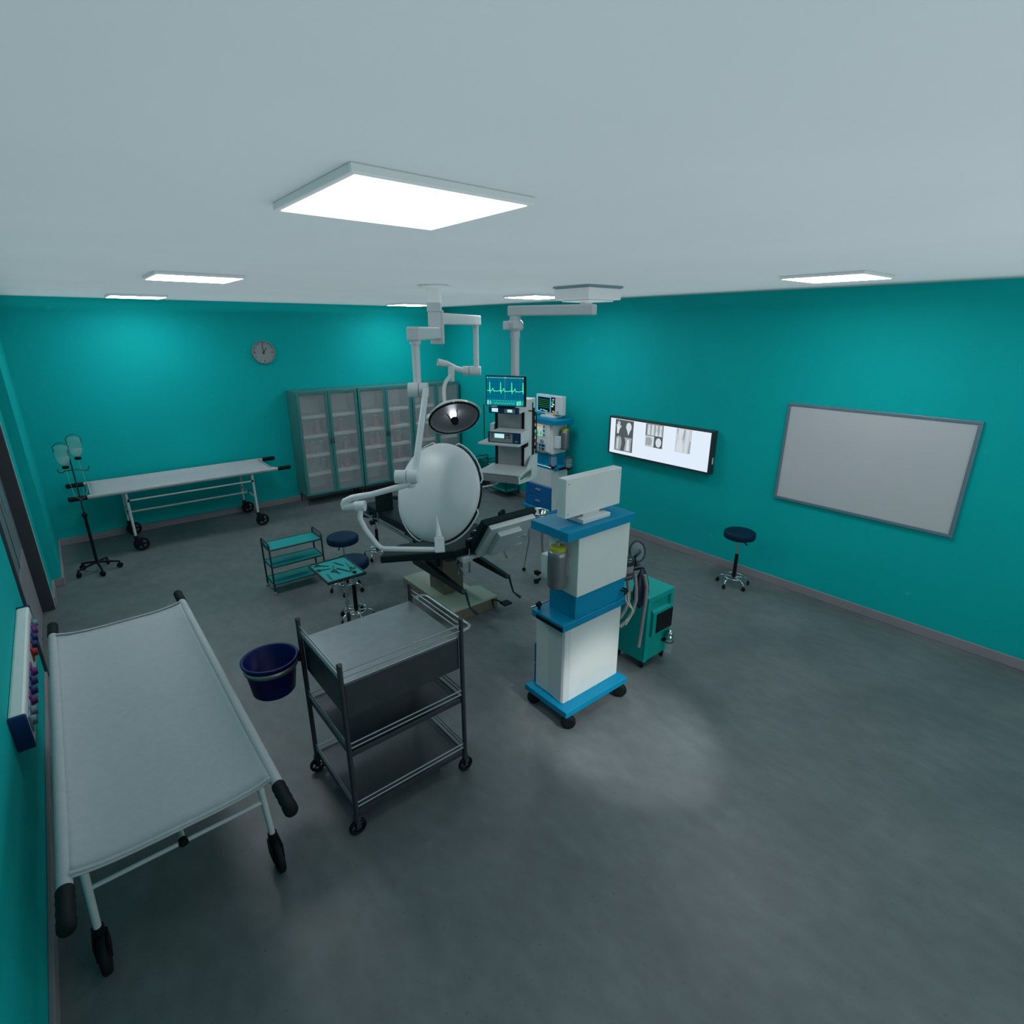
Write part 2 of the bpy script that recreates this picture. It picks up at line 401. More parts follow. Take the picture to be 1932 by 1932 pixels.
# ------------------------------------------------------------------ stretchers
def wheel(mb, c, r, w, axis='Y'):
    M = Matrix.Translation(c) @ (Matrix.Rotation(PI/2, 4, 'X') if axis == 'Y' else Matrix.Rotation(PI/2, 4, 'Y'))
    mb.lathe([(r*.72,-w/2),(r*.92,-w/2),(r,-w*.3),(r,w*.3),(r*.92,w/2),(r*.72,w/2)], 24, M, True, True)
    mb.lathe([(r*.30,-w*.4),(r*.30,w*.4),(.0001,w*.4)], 12, M); mb.lathe([(.0001,-w*.4),(r*.30,-w*.4)], 12, M)
    for k in range(5):
        a = 2*PI*k/5; mb.cyl((math.cos(a)*r*.25, math.sin(a)*r*.25, 0), (math.cos(a)*r*.76, math.sin(a)*r*.76, 0), w*.26, None, 6, True, M)
    return mb
def disc_wheel(mb, c, r, w, ang=0.0):
    M = Matrix.Translation(c) @ Matrix.Rotation(ang, 4, 'Z') @ Matrix.Rotation(PI/2, 4, 'X')
    return mb.lathe([(.0001,-w/2),(r*.5,-w/2),(r*.9,-w*.46),(r,-w*.25),(r,w*.25),(r*.9,w*.46),(r*.5,w/2),(.0001,w/2)], 20, M)
def stretcher(label):
    t = thing('stretcher', label, 'stretcher', (0,0,0), 0, 'canvas stretchers on wheels')
    L, Wd, z = 1.11, .385, .82
    sl = MB(); nx, ny = 24, 24; vs = []
    for k in (0, 1):
        for i in range(nx+1):
            for j in range(ny+1):
                x = -L+2*L*i/nx; v = -1+2*j/ny; y = v*(Wd-.004)
                e = .55 + .45*min(1, (L-abs(x))/.35)
                zz = z+.022 - .055*e*(1-v**4)*1.0 - (.006 if k else 0)
                vs.append((x, y, zz))
    fs = []; q = (nx+1)*(ny+1); R = ny+1
    for i in range(nx):
        for j in range(ny):
            a = i*R+j; fs.append((a, a+R, a+R+1, a+1)); fs.append((q+a, q+a+1, q+a+R+1, q+a+R))
    for i in range(nx):
        for j in (0, ny):
            a = i*R+j; fs.append((a, q+a, q+a+R, a+R) if j == 0 else (a, a+R, q+a+R, q+a))
    for j in range(ny):
        for i in (0, nx):
            a = i*R+j; fs.append((a, a+1, q+a+1, q+a) if i == 0 else (a, q+a, q+a+1, a+1))
    sl.add(vs, fs, True)
    o = obj('canvas_sling', sl, M_canvas, t)
    for s in (-1, 1):
        hm = MB()
        pts = [(s*(L-.012), -Wd+.02+(2*Wd-.04)*j/16, z+.027-.055*.55*(1-(-1+2*j/16)**4)) for j in range(17)]
        hm.tube(pts, .007, 8)
        obj('hem', hm, M_canvas, o)
    for s in (-1, 1):
        ra = obj('rail', MB().cyl((-L-.03, s*Wd, z), (L+.03, s*Wd, z), .026), M_canvas, t)
        for e in (-1, 1):
            obj('handle_grip', MB().lathe([(.0001,0),(.029,0),(.031,.012),(.028,.03),(.031,.05),(.028,.075),(.031,.1),(.028,.125),(.031,.15),(.030,.178),(.024,.19),(.0001,.19)], 20, Matrix.Translation((e*(L+.03), s*Wd, z)) @ Matrix.Rotation(e*PI/2, 4, 'Y')), M_black, t, label='black rubber grip')
    for e, xl in ((-1, -.75), (1, .78)):
        for s in (-1, 1):
            lg = obj('leg', MB().cyl((xl-e*.0, s*(Wd-.03), z-.02), (xl, s*Wd, .19), .017, .016, 14), M_white, t)
            fk = MB().cyl((xl, s*Wd, .17), (xl, s*Wd, .215), .024, None, 14)
            for dy in (-.026, .026): fk.box(xl-.02, xl+.065, s*Wd+dy-.004, s*Wd+dy+.004, .075, .17)
            obj('fork', fk, M_black, lg)
            obj('wheel', wheel(MB(), (xl+.045, s*Wd, .09), .09, .036), M_black, lg)
        obj('cross_bar', MB().cyl((xl, -Wd, .44), (xl, Wd, .44), .011), M_white, t)
        obj('cross_bar', MB().cyl((xl, -Wd+.03, .745), (xl, Wd-.03, .745), .010), M_white, t)
    obj('side_bar', MB().cyl((-.75, -Wd+.015, .69), (.78, -Wd+.015, .69), .011), M_white, t)
    obj('side_bar', MB().cyl((-.75, 0, .44), (.78, 0, .44), .013), M_white, t)
    for x in (-.74, .77): obj('joint', MB().cyl((x-.01, -Wd+.015, .69), (x+.014, -Wd+.015, .69), .018), M_black, t)
    for x in (-.75, .78): obj('joint', MB().cyl((x-.012, 0, .44), (x+.012, 0, .44), .022), M_black, t)
    return t
ST = stretcher('white canvas wheeled stretcher along the teal back wall beneath the clock')
ST.location = (1.18, 8.69, 0)
copy_tree(ST, None, (.035, 3.33, 0), -PI/2, 'white canvas wheeled stretcher close to the viewer beside the door wall')

# ------------------------------------------------------------------ IV stand with two bottles
iv = thing('iv_stand', 'black five-wheeled infusion stand in the corner by the door', 'iv stand', (-.03, 7.87, 0))
obj('pole', MB().cyl((0,0,.7), (0,0,1.50), .0075), M_cart, iv)
obj('column', MB().cyl((0,0,.1), (0,0,.71), .016).lathe([(.016,.69),(.026,.70),(.026,.735),(.012,.745)], 16), M_black, iv)
for k in range(5):
    a = math.radians(205+72*k); ex, ey = .215*math.cos(a), .215*math.sin(a)
    lg = obj('leg', MB().tube([(0,0,.12),(ex*.5,ey*.5,.105),(ex,ey,.085)], [.016,.013,.011]), M_black, iv)
    obj('caster', disc_wheel(MB(), (ex,ey,.034), .034, .03, a+.6).cyl((ex,ey,.05),(ex,ey,.09), .009), M_black, lg)
hk = MB().tube([(-.13,0,1.29),(-.13,0,1.26),(-.10,0,1.245),(-.06,0,1.265),(0,0,1.265),(.06,0,1.265),(.10,0,1.24),(.14,0,1.245),(.155,0,1.29)], .006, 8)
hk.tube([(0,-.12,1.28),(0,-.10,1.25),(0,-.05,1.265),(0,.05,1.265),(0,.12,1.25),(0,.14,1.28)], .006, 8)
obj('hook', hk, M_cart, iv)
def iv_bottle(label, x, y, z, tubep):
    t = thing('infusion_bottle', label, 'infusion bottle', (x, y, z), 0, 'infusion bottles on the stand')
    obj('glass', MB().lathe([(.0001,.26),(.045,.26),(.062,.245),(.066,.2),(.062,.1),(.045,.06),(.026,.045),(.026,.025)], 24), M_clear, t)
    obj('fluid', MB().lathe([(.0001,.13),(.056,.13),(.056,.1),(.040,.065),(.022,.05),(.0001,.05)], 24), M_liquid, t)
    obj('cap', MB().lathe([(.0001,.03),(.032,.03),(.032,.0),(.0001,0)], 20), M_black, t, label='black cap')
    obj('bail', MB().tube([(.064,0,.19),(.069,0,.25),(.035,0,.285),(0,0,.295),(-.035,0,.285),(-.069,0,.25),(-.064,0,.19)], .004, 8), M_cart, t)
    obj('drip_tube', MB().tube([Vector(p)-Vector((x,y,z)) for p in tubep], .0045, 8), M_clear, t)
    return t
iv_bottle('inverted clear infusion bottle on the door side of the infusion stand', -.085, 7.79, 1.305, [(-.085,7.79,1.305),(-.085,7.79,1.14),(-.07,7.80,.98),(-.03,7.80,.925),(.01,7.80,.94),(.02,7.81,1.05)])
iv_bottle('inverted clear infusion bottle on the stretcher side of the infusion stand', .045, 7.96, 1.36, [(.045,7.96,1.36),(.055,7.96,1.2),(.06,7.95,1.05),(.05,7.93,.98),(.03,7.90,.945)])

# ------------------------------------------------------------------ small three-shelf carts
def cart(label):
    t = thing('three_tier_cart', label, 'cart', (0,0,0), 0, 'small three tier carts')
    X, Y, top = .285, .14, .60
    for sx in (-1, 1):
        obj('end_frame', MB().tube([(sx*X,-Y,.05),(sx*X,-Y,top-.02),(sx*X,-Y+.02,top),(sx*X,Y-.02,top),(sx*X,Y,top-.02),(sx*X,Y,.05)], .0095, 10).cyl((sx*X,-Y,top-.045),(sx*X,Y,top-.045), .006), M_cart, t)
        for sy in (-1, 1):
            obj('caster', disc_wheel(MB(), (sx*X, sy*Y, .02), .02, .014).cyl((sx*X, sy*Y, .03), (sx*X, sy*Y, .055), .008), M_chrome, t)
    for z in (.53, .33, .125):
        s = obj('shelf', MB().box(-X+.008, X-.008, -Y+.006, Y-.006, z-.006, z+.004), M_tealrefl, t, label='metal shelf with painted teal reflection')
        f = MB()
        for sy in (-1, 1): f.cyl((-X, sy*Y, z), (X, sy*Y, z), .0085, None, 10)
        for sx in (-1, 1): f.cyl((sx*X, -Y, z), (sx*X, Y, z), .007, None, 10)
        obj('shelf_rim', f, M_cart, s)
    return t
CT = cart('small teal three tier cart in open floor beside the blue stools'); CT.location = (1.71, 5.97, 0)
copy_tree(CT, None, (5.77, 7.27, 0), PI/2, 'small teal three tier cart seen beneath the hanging equipment drawer')
copy_tree(CT, None, (5.77, 8.15, 0), PI/2, 'small teal three tier cart in the far corner behind the glowing lamp dome')

# ------------------------------------------------------------------ stools
def stool(label):
    t = thing('round_stool', label, 'stool', (0,0,0), 0, 'round navy stools')
    obj('seat', MB().lathe([(.0001,.578),(.145,.578),(.163,.586),(.168,.60),(.168,.635),(.163,.652),(.148,.661),(.0001,.664)], 40), M_navy, t)
    obj('seat_plate', MB().lathe([(.0001,.565),(.07,.565),(.085,.578)], 24), M_black, t)
    obj('lever', MB().tube([(-.03,-.03,.57),(-.08,-.09,.562),(-.10,-.115,.555)], [.005,.005,.009]), M_black, t)
    obj('piston', MB().cyl((0,0,.36),(0,0,.57), .0125), M_chrome, t)
    obj('gas_column', MB().cyl((0,0,.09),(0,0,.385), .021, .019), M_black, t, label='thick black column')
    rg = MB().tube([(.108*math.cos(2*PI*k/32), .108*math.sin(2*PI*k/32), .108) for k in range(32)], .0075, 8, True)
    obj('foot_ring', rg, M_chrome, t)
    for k in range(5):
        a = 2*PI*k/5+.35; c, s = math.cos(a), math.sin(a)
        lg = obj('leg', MB().tube([(c*.018,s*.018,.1),(c*.12,s*.12,.098),(c*.155,s*.155,.085),(c*.17,s*.17,.055)], .009, 8), M_chrome, t)
        obj('caster', disc_wheel(MB(), (c*.175, s*.175, .022), .022, .024, a+1.1).cyl((c*.17,s*.17,.03),(c*.17,s*.17,.058), .010), M_black, lg)
    return t
SL = stool('round navy stool beside the small teal cart'); SL.location = (2.095, 5.45, 0)
copy_tree(SL, None, (1.90, 4.78, 0), .5, 'round navy stool mostly hidden behind the instrument tray')
copy_tree(SL, None, (2.79, 6.10, 0), .9, 'round navy stool at the foot end of the operating table')
copy_tree(SL, None, (5.57, 2.76, 0), .2, 'round navy stool standing alone below the whiteboard')

# ------------------------------------------------------------------ instrument stand
ms = thing('instrument_stand', 'teal topped instrument tray on a slim post beside a navy stool', 'instrument stand', (1.625, 4.445, 0))
TX, TY, TZ = .173, .235, .75
obj('tray', MB().box(-TX+.006, TX-.006, -TY+.006, TY-.006, TZ-.006, TZ), M_tealrefl, ms, label='teal tray surface')
rim = MB()
for a in ((-TX,TX,-TY,-TY+.01),(-TX,TX,TY-.01,TY),(-TX,-TX+.01,-TY+.01,TY-.01),(TX-.01,TX,-TY+.01,TY-.01)): rim.box(*a, TZ-.018, TZ+.010)
obj('tray_rim', rim, M_cart, ms, .002)
obj('post', MB().cyl((.045,-.045,.05),(.045,-.045,TZ-.02), .011).cyl((.045,-.045,.40),(.045,-.045,.43), .017), M_chrome, ms)
obj('post_sleeve', MB().cyl((.045,-.045,.05),(.045,-.045,.32), .016), M_cart, ms)
obj('bracket', MB().box(.025,.065,-.2,.17,TZ-.03,TZ-.018), M_cart, ms, .003)
bs = MB().tube([(-.20,.20,.045),(-.20,-.02,.045),(-.17,-.045,.045),(.10,-.045,.045),(.125,-.02,.045),(.125,.12,.045)], .012)
obj('base_frame', bs, M_chrome, ms)
for x, y in ((-.20,.19),(-.19,-.03),(.115,-.03),(.125,.11)): obj('caster', disc_wheel(MB(), (x,y,.02), .02, .018), M_black, ms)
def inst(name, label, cat, mb, m, x, y, a):
    o = obj(name, mb, m); o.location = ((x-1.69)*.95+1.625, (y-4.64)*.95+4.445, .75+.0005); o.rotation_euler = (0,0,a); tag(o, label, cat, 'surgical instruments on the teal tray'); return o
def scissors(L):
    b = MB()
    for s in (-1, 1):
        b.prism([(-L*.5, s*.004), (L*.15, s*.009-.003), (L*.15, s*.009+.003), (-L*.5, s*.004+.002)] if s > 0 else [(-L*.5, s*.004-.002), (L*.15, s*.009-.003), (L*.15, s*.009+.003), (-L*.5, s*.004)], .001+.002*(s > 0), .004+.002*(s > 0))
        b.tube([(L*.28+.018*math.cos(t*PI/8), s*.016+.011*math.sin(t*PI/8), .004) for t in range(16)], .0025, 6, True)
        b.box(L*.13, L*.26, s*.011-.002, s*.011+.002, .001, .005)
    return b
def forceps(L):
    b = MB()
    for s in (-1, 1): b.add([(-L/2,s*.001,0),(-L/2,s*.003,0),(L*.1,s*.010,0),(L/2,s*.003,0),(L*.1,s*.006,0),(-L/2,s*.001,.004),(-L/2,s*.003,.004),(L*.1,s*.010,.004),(L/2,s*.003,.004),(L*.1,s*.006,.004)], [(0,1,2,3,4),(9,8,7,6,5),(0,5,6,1),(1,6,7,2),(2,7,8,3),(3,8,9,4),(4,9,5,0)])
    return b
def scalpel(L):
    return MB().prism([(-L*.5,-.006),(L*.2,-.005),(L*.2,.005),(-L*.5,.006)], 0, .006).prism([(L*.2,-.004),(L*.42,-.006),(L*.5,.004),(L*.2,.004)], .002, .004)
inst('scissors', 'ring handled scissors at the door side edge of the tray', 'scissors', scissors(.15), M_cart, 1.60, 4.80, 2.4)
inst('scissors', 'scissors lying across the tray corner nearest the small cart', 'scissors', scissors(.13), M_cart, 1.58, 4.70, 2.9)
inst('scalpel', 'dark scalpel handle in the centre of the tray', 'scalpel', scalpel(.17), M_cart, 1.735, 4.57, -1.15)
inst('forceps', 'long thin forceps near the front corner of the tray', 'forceps', forceps(.16), M_steeld, 1.57, 4.52, 1.5)
inst('forceps', 'thin forceps behind the dark scalpel on the tray', 'forceps', forceps(.14), M_steeld, 1.75, 4.74, 1.9)
inst('scissors', 'scissors beside the dark scalpel towards the steel trolley', 'scissors', scissors(.12), M_cart, 1.66, 4.58, 1.8)
inst('towel_clip', 'small dark clip close to the steel trolley end of the tray', 'clip', MB().prism([(-.012,-.016),(.014,-.014),(.012,.016),(-.010,.014)], 0, .014), M_black, 1.785, 4.46, .3)
inst('probe', 'fine probe parallel to the tray edge by the stool', 'probe', MB().tube([(-.06,0,.003),(.05,0,.003),(.06,.004,.006)], .0028, 6), M_steeld, 1.81, 4.66, 1.45)
inst('clamp', 'small curved clamp at the tray corner by the operating table', 'clamp', scissors(.09), M_cart, 1.80, 4.55, .9)
inst('needle_holder', 'needle holder lying between the two forceps', 'needle holder', forceps(.12), M_cart, 1.68, 4.70, 1.2)

# ------------------------------------------------------------------ steel trolley and bucket
tr = thing('steel_trolley', 'large steel instrument trolley with guard rails in the foreground', 'trolley', (1.225, 2.745, 0))
X0, X1, Y0, Y1 = -.38, .38, -.31, .31
for x in (X0, X1):
    for y in (Y0, Y1):
        p = obj('post', MB().cyl((x,y,.135),(x,y,1.13), .0145, None, 16).lathe([(.0145,1.13),(.016,1.132),(.016,1.148),(.0001,1.15)], 16, Matrix.Translation((x,y,0))), M_steeld, tr)
        c = obj('caster', wheel(MB(), (x, y, .052), .052, .022), M_black, tr)
        fk = MB().cyl((x,y,.105),(x,y,.135), .022)
        for s in (-1, 1): fk.box(x-.012, x+.012, y+s*.016-.002, y+s*.016+.002, .045, .11)
        obj('fork', fk, M_steeld, c)
obj('tabletop', MB().box(X0+.012, X1-.012, Y0+.012, Y1-.012, 1.005, 1.02), M_steel, tr, .004)
ap = MB().box(X0+.02,X1-.02,Y0+.012,Y0+.02,.79,1.005).box(X0+.02,X1-.02,Y1-.02,Y1-.012,.79,1.005).box(X0+.012,X0+.02,Y0+.012,Y1-.012,.79,1.005).box(X1-.02,X1-.012,Y0+.012,Y1-.012,.79,1.005).box(X0+.02,X1-.02,Y0+.02,Y1-.02,.79,.798)
obj('drawer_box', ap, M_steeld, tr, .003)
for z in (.57, .155):
    sh = obj('shelf', MB().box(X0+.012,X1-.012,Y0+.012,Y1-.012,z-.012,z).box(X0+.012,X1-.012,Y0+.004,Y0+.012,z-.03,z+.004).box(X0+.012,X1-.012,Y1-.012,Y1-.004,z-.03,z+.004).box(X0+.004,X0+.012,Y0+.012,Y1-.012,z-.03,z+.004).box(X1-.012,X1-.004,Y0+.012,Y1-.012,z-.03,z+.004), M_steeld, tr, .002)
for zs in ((1.10, 1.062), (.635, .605), (.222, .192)):
    for z in zs:
        obj('guard_rail', MB().cyl((X0,Y0,z),(X1,Y0,z), .0052, None, 10), M_steel, tr)
        for x in (X0, X1): obj('guard_rail', MB().cyl((x,Y0,z),(x,Y1,z), .0052, None, 10), M_steel, tr)
    if zs[0] < 1: obj('guard_rail', MB().cyl((X0,Y1,zs[1]),(X1,Y1,zs[1]), .0052, None, 10), M_steel, tr)
obj('push_handle', MB().tube([(X1,Y0+.01,1.045),(X1+.06,Y0+.012,1.045),(X1+.085,Y0+.03,1.045),(X1+.09,Y0+.06,1.045),(X1+.09,Y1-.09,1.045),(X1+.08,Y1-.06,1.045),(X1+.05,Y1-.045,1.045),(X1,Y1-.04,1.045)], .013, 12), M_steel, tr)
bk = thing('waste_bucket', 'dark blue round bucket with steel band clamped to the trolley post', 'bucket', (.668, 3.10, .70))
obj('body', MB().lathe([(.0001,.0),(.115,.0),(.122,.008),(.150,.215),(.162,.218),(.163,.228),(.152,.230),(.144,.222),(.118,.012),(.0001,.010)], 48), M_bucket, bk)
obj('steel_band', MB().lathe([(.149,.168),(.153,.168),(.157,.200),(.153,.200)], 48, None, True, True), M_steel, bk, label='shiny steel band')
brk = MB().box(.145,.175,-.055,-.03,.165,.20).box(.145,.185,-.005,.018,.165,.20).cyl((.172,-.03,.15),(.172,-.03,.215), .014)
obj('clamp', brk, M_black, bk)

# ------------------------------------------------------------------ operating table
ot = thing('operating_table', 'black cushioned operating table on a beige pedestal under the lamp dome', 'operating table', (2.85, 4.55, 0))
def W(name, mb, m, parent, **k): return obj(name, mb, m, parent, world=True, **k)
base = W('base', MB().box(2.62,3.06,4.38,5.12,.0,.13).prism([(2.60,4.07),(3.15,4.07),(3.15,4.37),(3.08,4.42),(2.60,4.42)], .0, .14), M_beige, ot, bevel=.006)
W('base_side_shade', MB().prism([(2.597,4.066),(3.153,4.066),(3.153,4.372),(3.083,4.424),(3.063,4.424),(3.063,5.123),(2.617,5.123),(2.617,4.424),(2.597,4.424)], .004, .118), M_beigeshade, base)  # thin shell painting the shaded sides of the beige base
W('pillar', MB().box(2.73,2.98,4.44,4.72,.13,.64), M_beigeshade, ot, bevel=.006)
W('pedal', MB().tube([(3.08,4.07,.11),(3.09,4.0,.13),(3.14,3.97,.10)], .008, 8).box(3.12,3.22,3.90,3.99,.085,.10).tube([(3.08,4.06,.12),(3.07,4.02,.04)], .008, 8), M_blackp, ot, bevel=.003)
W('support_frame', MB().box(2.64,3.10,4.2,5.0,.61,.685), M_steeld, ot, bevel=.006)
W('cross_member', MB().box(2.56,3.14,4.50,4.62,.44,.56), M_cart, ot, bevel=.005)
for x in (2.585, 3.115):
    b = MB().add([(x-.035,4.75,.44),(x+.035,4.75,.44),(x+.035,4.75,.55),(x-.035,4.75,.55),(x-.022,3.87,.425),(x+.022,3.87,.425),(x+.022,3.87,.465),(x-.022,3.87,.465)], [(0,1,2,3),(7,6,5,4),(0,4,5,1),(1,5,6,2),(2,6,7,3),(3,7,4,0)])
    bm_ = W('beam', b.cyl((x-.012,3.87,.44),(x+.03,3.85,.44), .022), M_cart, ot, bevel=.004)
    W('crank', MB().tube([(x+.02,3.85,.44),(x+.03,3.83,.36),(x+.035,3.80,.285)], [.012,.011,.009]).tube([(x+.035,3.80,.285),(x+.055,3.745,.255),(x+.065,3.72,.245)], [.008,.014,.014]), M_cart, bm_)
# leg section, seat, backrest
W('leg_cushion', MB().box(2.63,3.13,4.62,6.04,.70,.775), M_leather, ot, bevel=.018, seg=3)
W('leg_frame', MB().box(2.66,3.10,4.62,5.86,.655,.70), M_steeld, ot, bevel=.005)
for x in (2.598, 3.162):
    sr = W('side_rail', MB().box(x-.006,x+.006,4.80,5.98,.650,.688), M_chrome, ot, bevel=.002)
    W('rail_lug', MB().box(min(x,x*.0+2.88),max(x,2.88),5.9,5.93,.660,.68) if False else MB().box(x-.03 if x > 2.9 else x, x if x > 2.9 else x+.07,5.85,5.88,.662,.676).box(x-.03 if x > 2.9 else x, x if x > 2.9 else x+.07,5.0,5.03,.662,.676), M_chrome, sr)
    W('rail_lug', MB().box(x-.012,x+.012,4.45,4.86,.625,.665), M_chrome, sr)
for y in (5.72, 4.68):
    W('clamp_knob', MB().cyl((2.58,y,.63),(2.55,y,.62), .03).cyl((2.598,y,.60),(2.598,y,.70), .012), M_black, ot)
W('seat_cushion', MB().box(2.63,3.27,4.06,4.61,.70,.78), M_leather, ot, bevel=.02, seg=3)
u = Vector((0,-.565,.825)); n = Vector((0,.825,.565)); Bm = frame(Vector((3.11,4.03,.715)), Vector((1,0,0)), u, n)
bk_ = W('backrest_cushion', MB().box(-.32,.33,0,.45,0,.075,Bm), M_leather, ot, bevel=.016, seg=3)
W('backrest_frame', MB().box(-.27,.28,.02,.43,-.055,0,Bm), M_white, ot, bevel=.003)
W('gear_box', MB().box(-.17,.10,.05,.36,-.11,-.055,Bm), M_white, ot, bevel=.003)
W('backrest_lever', MB().tube([Bm@Vector(p) for p in ((.0,.06,-.10),(.03,.02,-.13),(.06,-.03,-.15))], .008).tube([Bm@Vector(p) for p in ((.12,.22,-.055),(.17,.18,-.09),(.20,.24,-.10))], .008), M_chrome, ot)
W('hinge', MB().cyl((2.74,4.04,.675),(3.44,4.04,.675), .022).box(2.70,2.80,4.0,4.10,.655,.70), M_white, ot)
# shoulder support
Bs = frame(Vector((3.375,4.21,.745)), Vector((.96,.28,0)), Vector((-.28,.96,0)), Vector((0,0,1)))
W('side_support', MB().box(-.045,.045,-.02,.02,.09,.27,Bs @ Matrix.Rotation(-.25,4,'Y')).box(-.012,.012,-.012,.012,0,.1,Bs), M_leather, ot, bevel=.008)
# arm board
ab = MB().prism([(2.03,4.41),(2.13,4.51),(2.34,4.57),(2.58,4.47),(2.76,4.34),(2.79,4.22),(2.70,4.07),(2.62,4.09)], .70, .775)
W('arm_board', ab, M_leather, ot, bevel=.012)
W('arm_board_joint', MB().cyl((2.74,4.16,.62),(2.74,4.16,.70), .02).tube([(2.74,4.16,.64),(2.68,4.08,.60),(2.63,4.0,.56)], .009).tube([(2.69,4.05,.60),(2.72,4.02,.52)], .007), M_chrome, ot)
W('arm_board_knob', MB().lathe([(.0001,-.03),(.02,-.026),(.03,0),(.02,.026),(.0001,.03)], 16, Matrix.Translation((2.775,4.05,.66))), M_black, ot)
# clamp posts near the seat
for i, (x, y, h) in enumerate(((2.78, 4.025, .885), (2.92, 4.14, .90), (3.0, 4.70, .93))):
    cp = W('clamp_post', MB().cyl((x,y,.53 if i == 0 else .72),(x,y,h), .010).tube([(x,y,h-.01),(x+.05,y-.01,h),(x+.11,y-.01,h+.01)], .007), M_chrome, ot)
    W('clamp_grip', MB().box(x-.02,x+.02,y-.012,y+.03,h-.10,h-.02).cyl((x+.03,y,h+.02),(x+.07,y,h+.03), .008), M_black, cp)
# foot board and leg strap
W('foot_board', MB().box(2.585,2.795,5.585,5.615,.78,1.045), M_leather, ot, bevel=.006)
W('foot_board_rod', MB().cyl((2.598,5.60,.62),(2.598,5.60,.80), .009), M_chrome, ot)
W('leg_strap', MB().tube([(2.74,5.50,.96),(2.80,5.42,.955),(2.87,5.30,.93),(2.93,5.2,.90),(2.96,5.15,.78)], [.018,.028,.030,.028,.02]), M_leather, ot)

# ------------------------------------------------------------------ surgical lamp
sl = thing('surgical_lamp', 'white twin-head surgical lamp hanging from the ceiling over the table', 'surgical lamp', (2.83, 4.55, H))
W('ceiling_flange', MB().lathe([(.0001,-.03),(.135,-.03),(.135,0),(.0001,0)], 40, Matrix.Translation((2.83,4.55,H))), M_lampw, sl)
ya = math.radians(42)
Lc = frame(Vector((2.83,4.55,0)), Vector((math.cos(ya),-math.sin(ya),0)), Vector((math.sin(ya),math.cos(ya),0)), Vector((0,0,1)))
W('column', MB().box(-.062,.062,-.05,.05,2.94,3.15,Lc).box(-.055,.058,-.055,.045,2.79,2.94,Lc).box(-.05,.075,.0,.06,2.66,2.96,Lc), M_lampw, sl, bevel=.008)
def beam(mb, a, b, w, h, up=Vector((0,0,1))):
    a = Vector(a); b = Vector(b); d = (b-a).normalized(); s = d.cross(up).normalized(); t = s.cross(d)
    return mb.box(-w/2, w/2, 0, (b-a).length, -h/2, h/2, frame(a, s, d, t))
W('arm', beam(MB(), (2.86,4.58,2.76), (2.25,3.95,2.76), .105, .105), M_lampw, sl, bevel=.012)
W('arm', beam(MB(), (2.80,4.52,2.885), (3.82,5.25,2.885), .10, .105), M_lampw, sl, bevel=.012)
p1 = Vector((2.29,3.99,0))
W('drop_tube', MB().cyl(p1+Vector((0,0,2.345)), p1+Vector((0,0,2.71)), .031, .032, 24).cyl(p1+Vector((0,0,2.68)), p1+Vector((0,0,2.71)), .045), M_lampw, sl)
rt = Vector((.772,-.636,0)); fw = Vector((.636,.772,0)); UP = Vector((0,0,1))
j1 = Vector((2.255,3.975,2.325)); 
W('joint', MB().cyl(j1-rt*.05, j1+rt*.035, .060, None, 28).cyl(j1+rt*.04, j1+rt*.105, .058, None, 28), M_lampw, sl, bevel=.008)
a1 = Vector((2.27,3.83,2.33)); a2 = Vector((2.035,3.66,1.735))
W('spring_arm', MB().tube([a1+Vector((.03,.05,.0)), a1.lerp(a2,.05), a1.lerp(a2,.5), a2], [.023,.024,.025,.026], 20), M_lampw, sl)
j2 = Vector((1.965,3.665,1.712))
W('joint', MB().cyl(j2-rt*.088, j2+rt*.0, .052, None, 28).cyl(j2+rt*.005, j2+rt*.085, .052, None, 28).cyl(j2+rt*.03-UP*.05, j2+rt*.03-UP*.085, .042, .03, 24), M_lampw, sl, bevel=.006)
yk = [(1.985,3.64,1.66),(1.93,3.665,1.645),(1.719,3.796,1.584),(1.66,3.84,1.573),(1.604,3.882,1.56),(1.555,3.915,1.535),(1.545,3.92,1.51),(1.548,3.915,1.492)]
W('yoke_upper', MB().tube(yk, [.023,.024,.023,.024,.025,.026,.026,.026], 18), M_lampw, sl)
W('yoke_joint', MB().cyl(Vector((1.54,3.93,1.487)), Vector((1.655,3.815,1.503)), .034, None, 22).cyl(Vector((1.607,3.85,1.50)), Vector((1.665,3.80,1.503)), .042, None, 22), M_lampw, sl, bevel=.005)
yl = [(1.635,3.825,1.50),(1.622,3.81,1.44),(1.615,3.805,1.41),(1.632,3.755,1.325),(1.676,3.667,1.215),(1.695,3.645,1.193),(1.718,3.622,1.187),(1.869,3.50,1.183),(2.03,3.37,1.18)]
W('yoke_lower', MB().tube(yl, [.023,.023,.021,.021,.020,.020,.020,.020,.020], 18), M_lampw, sl)
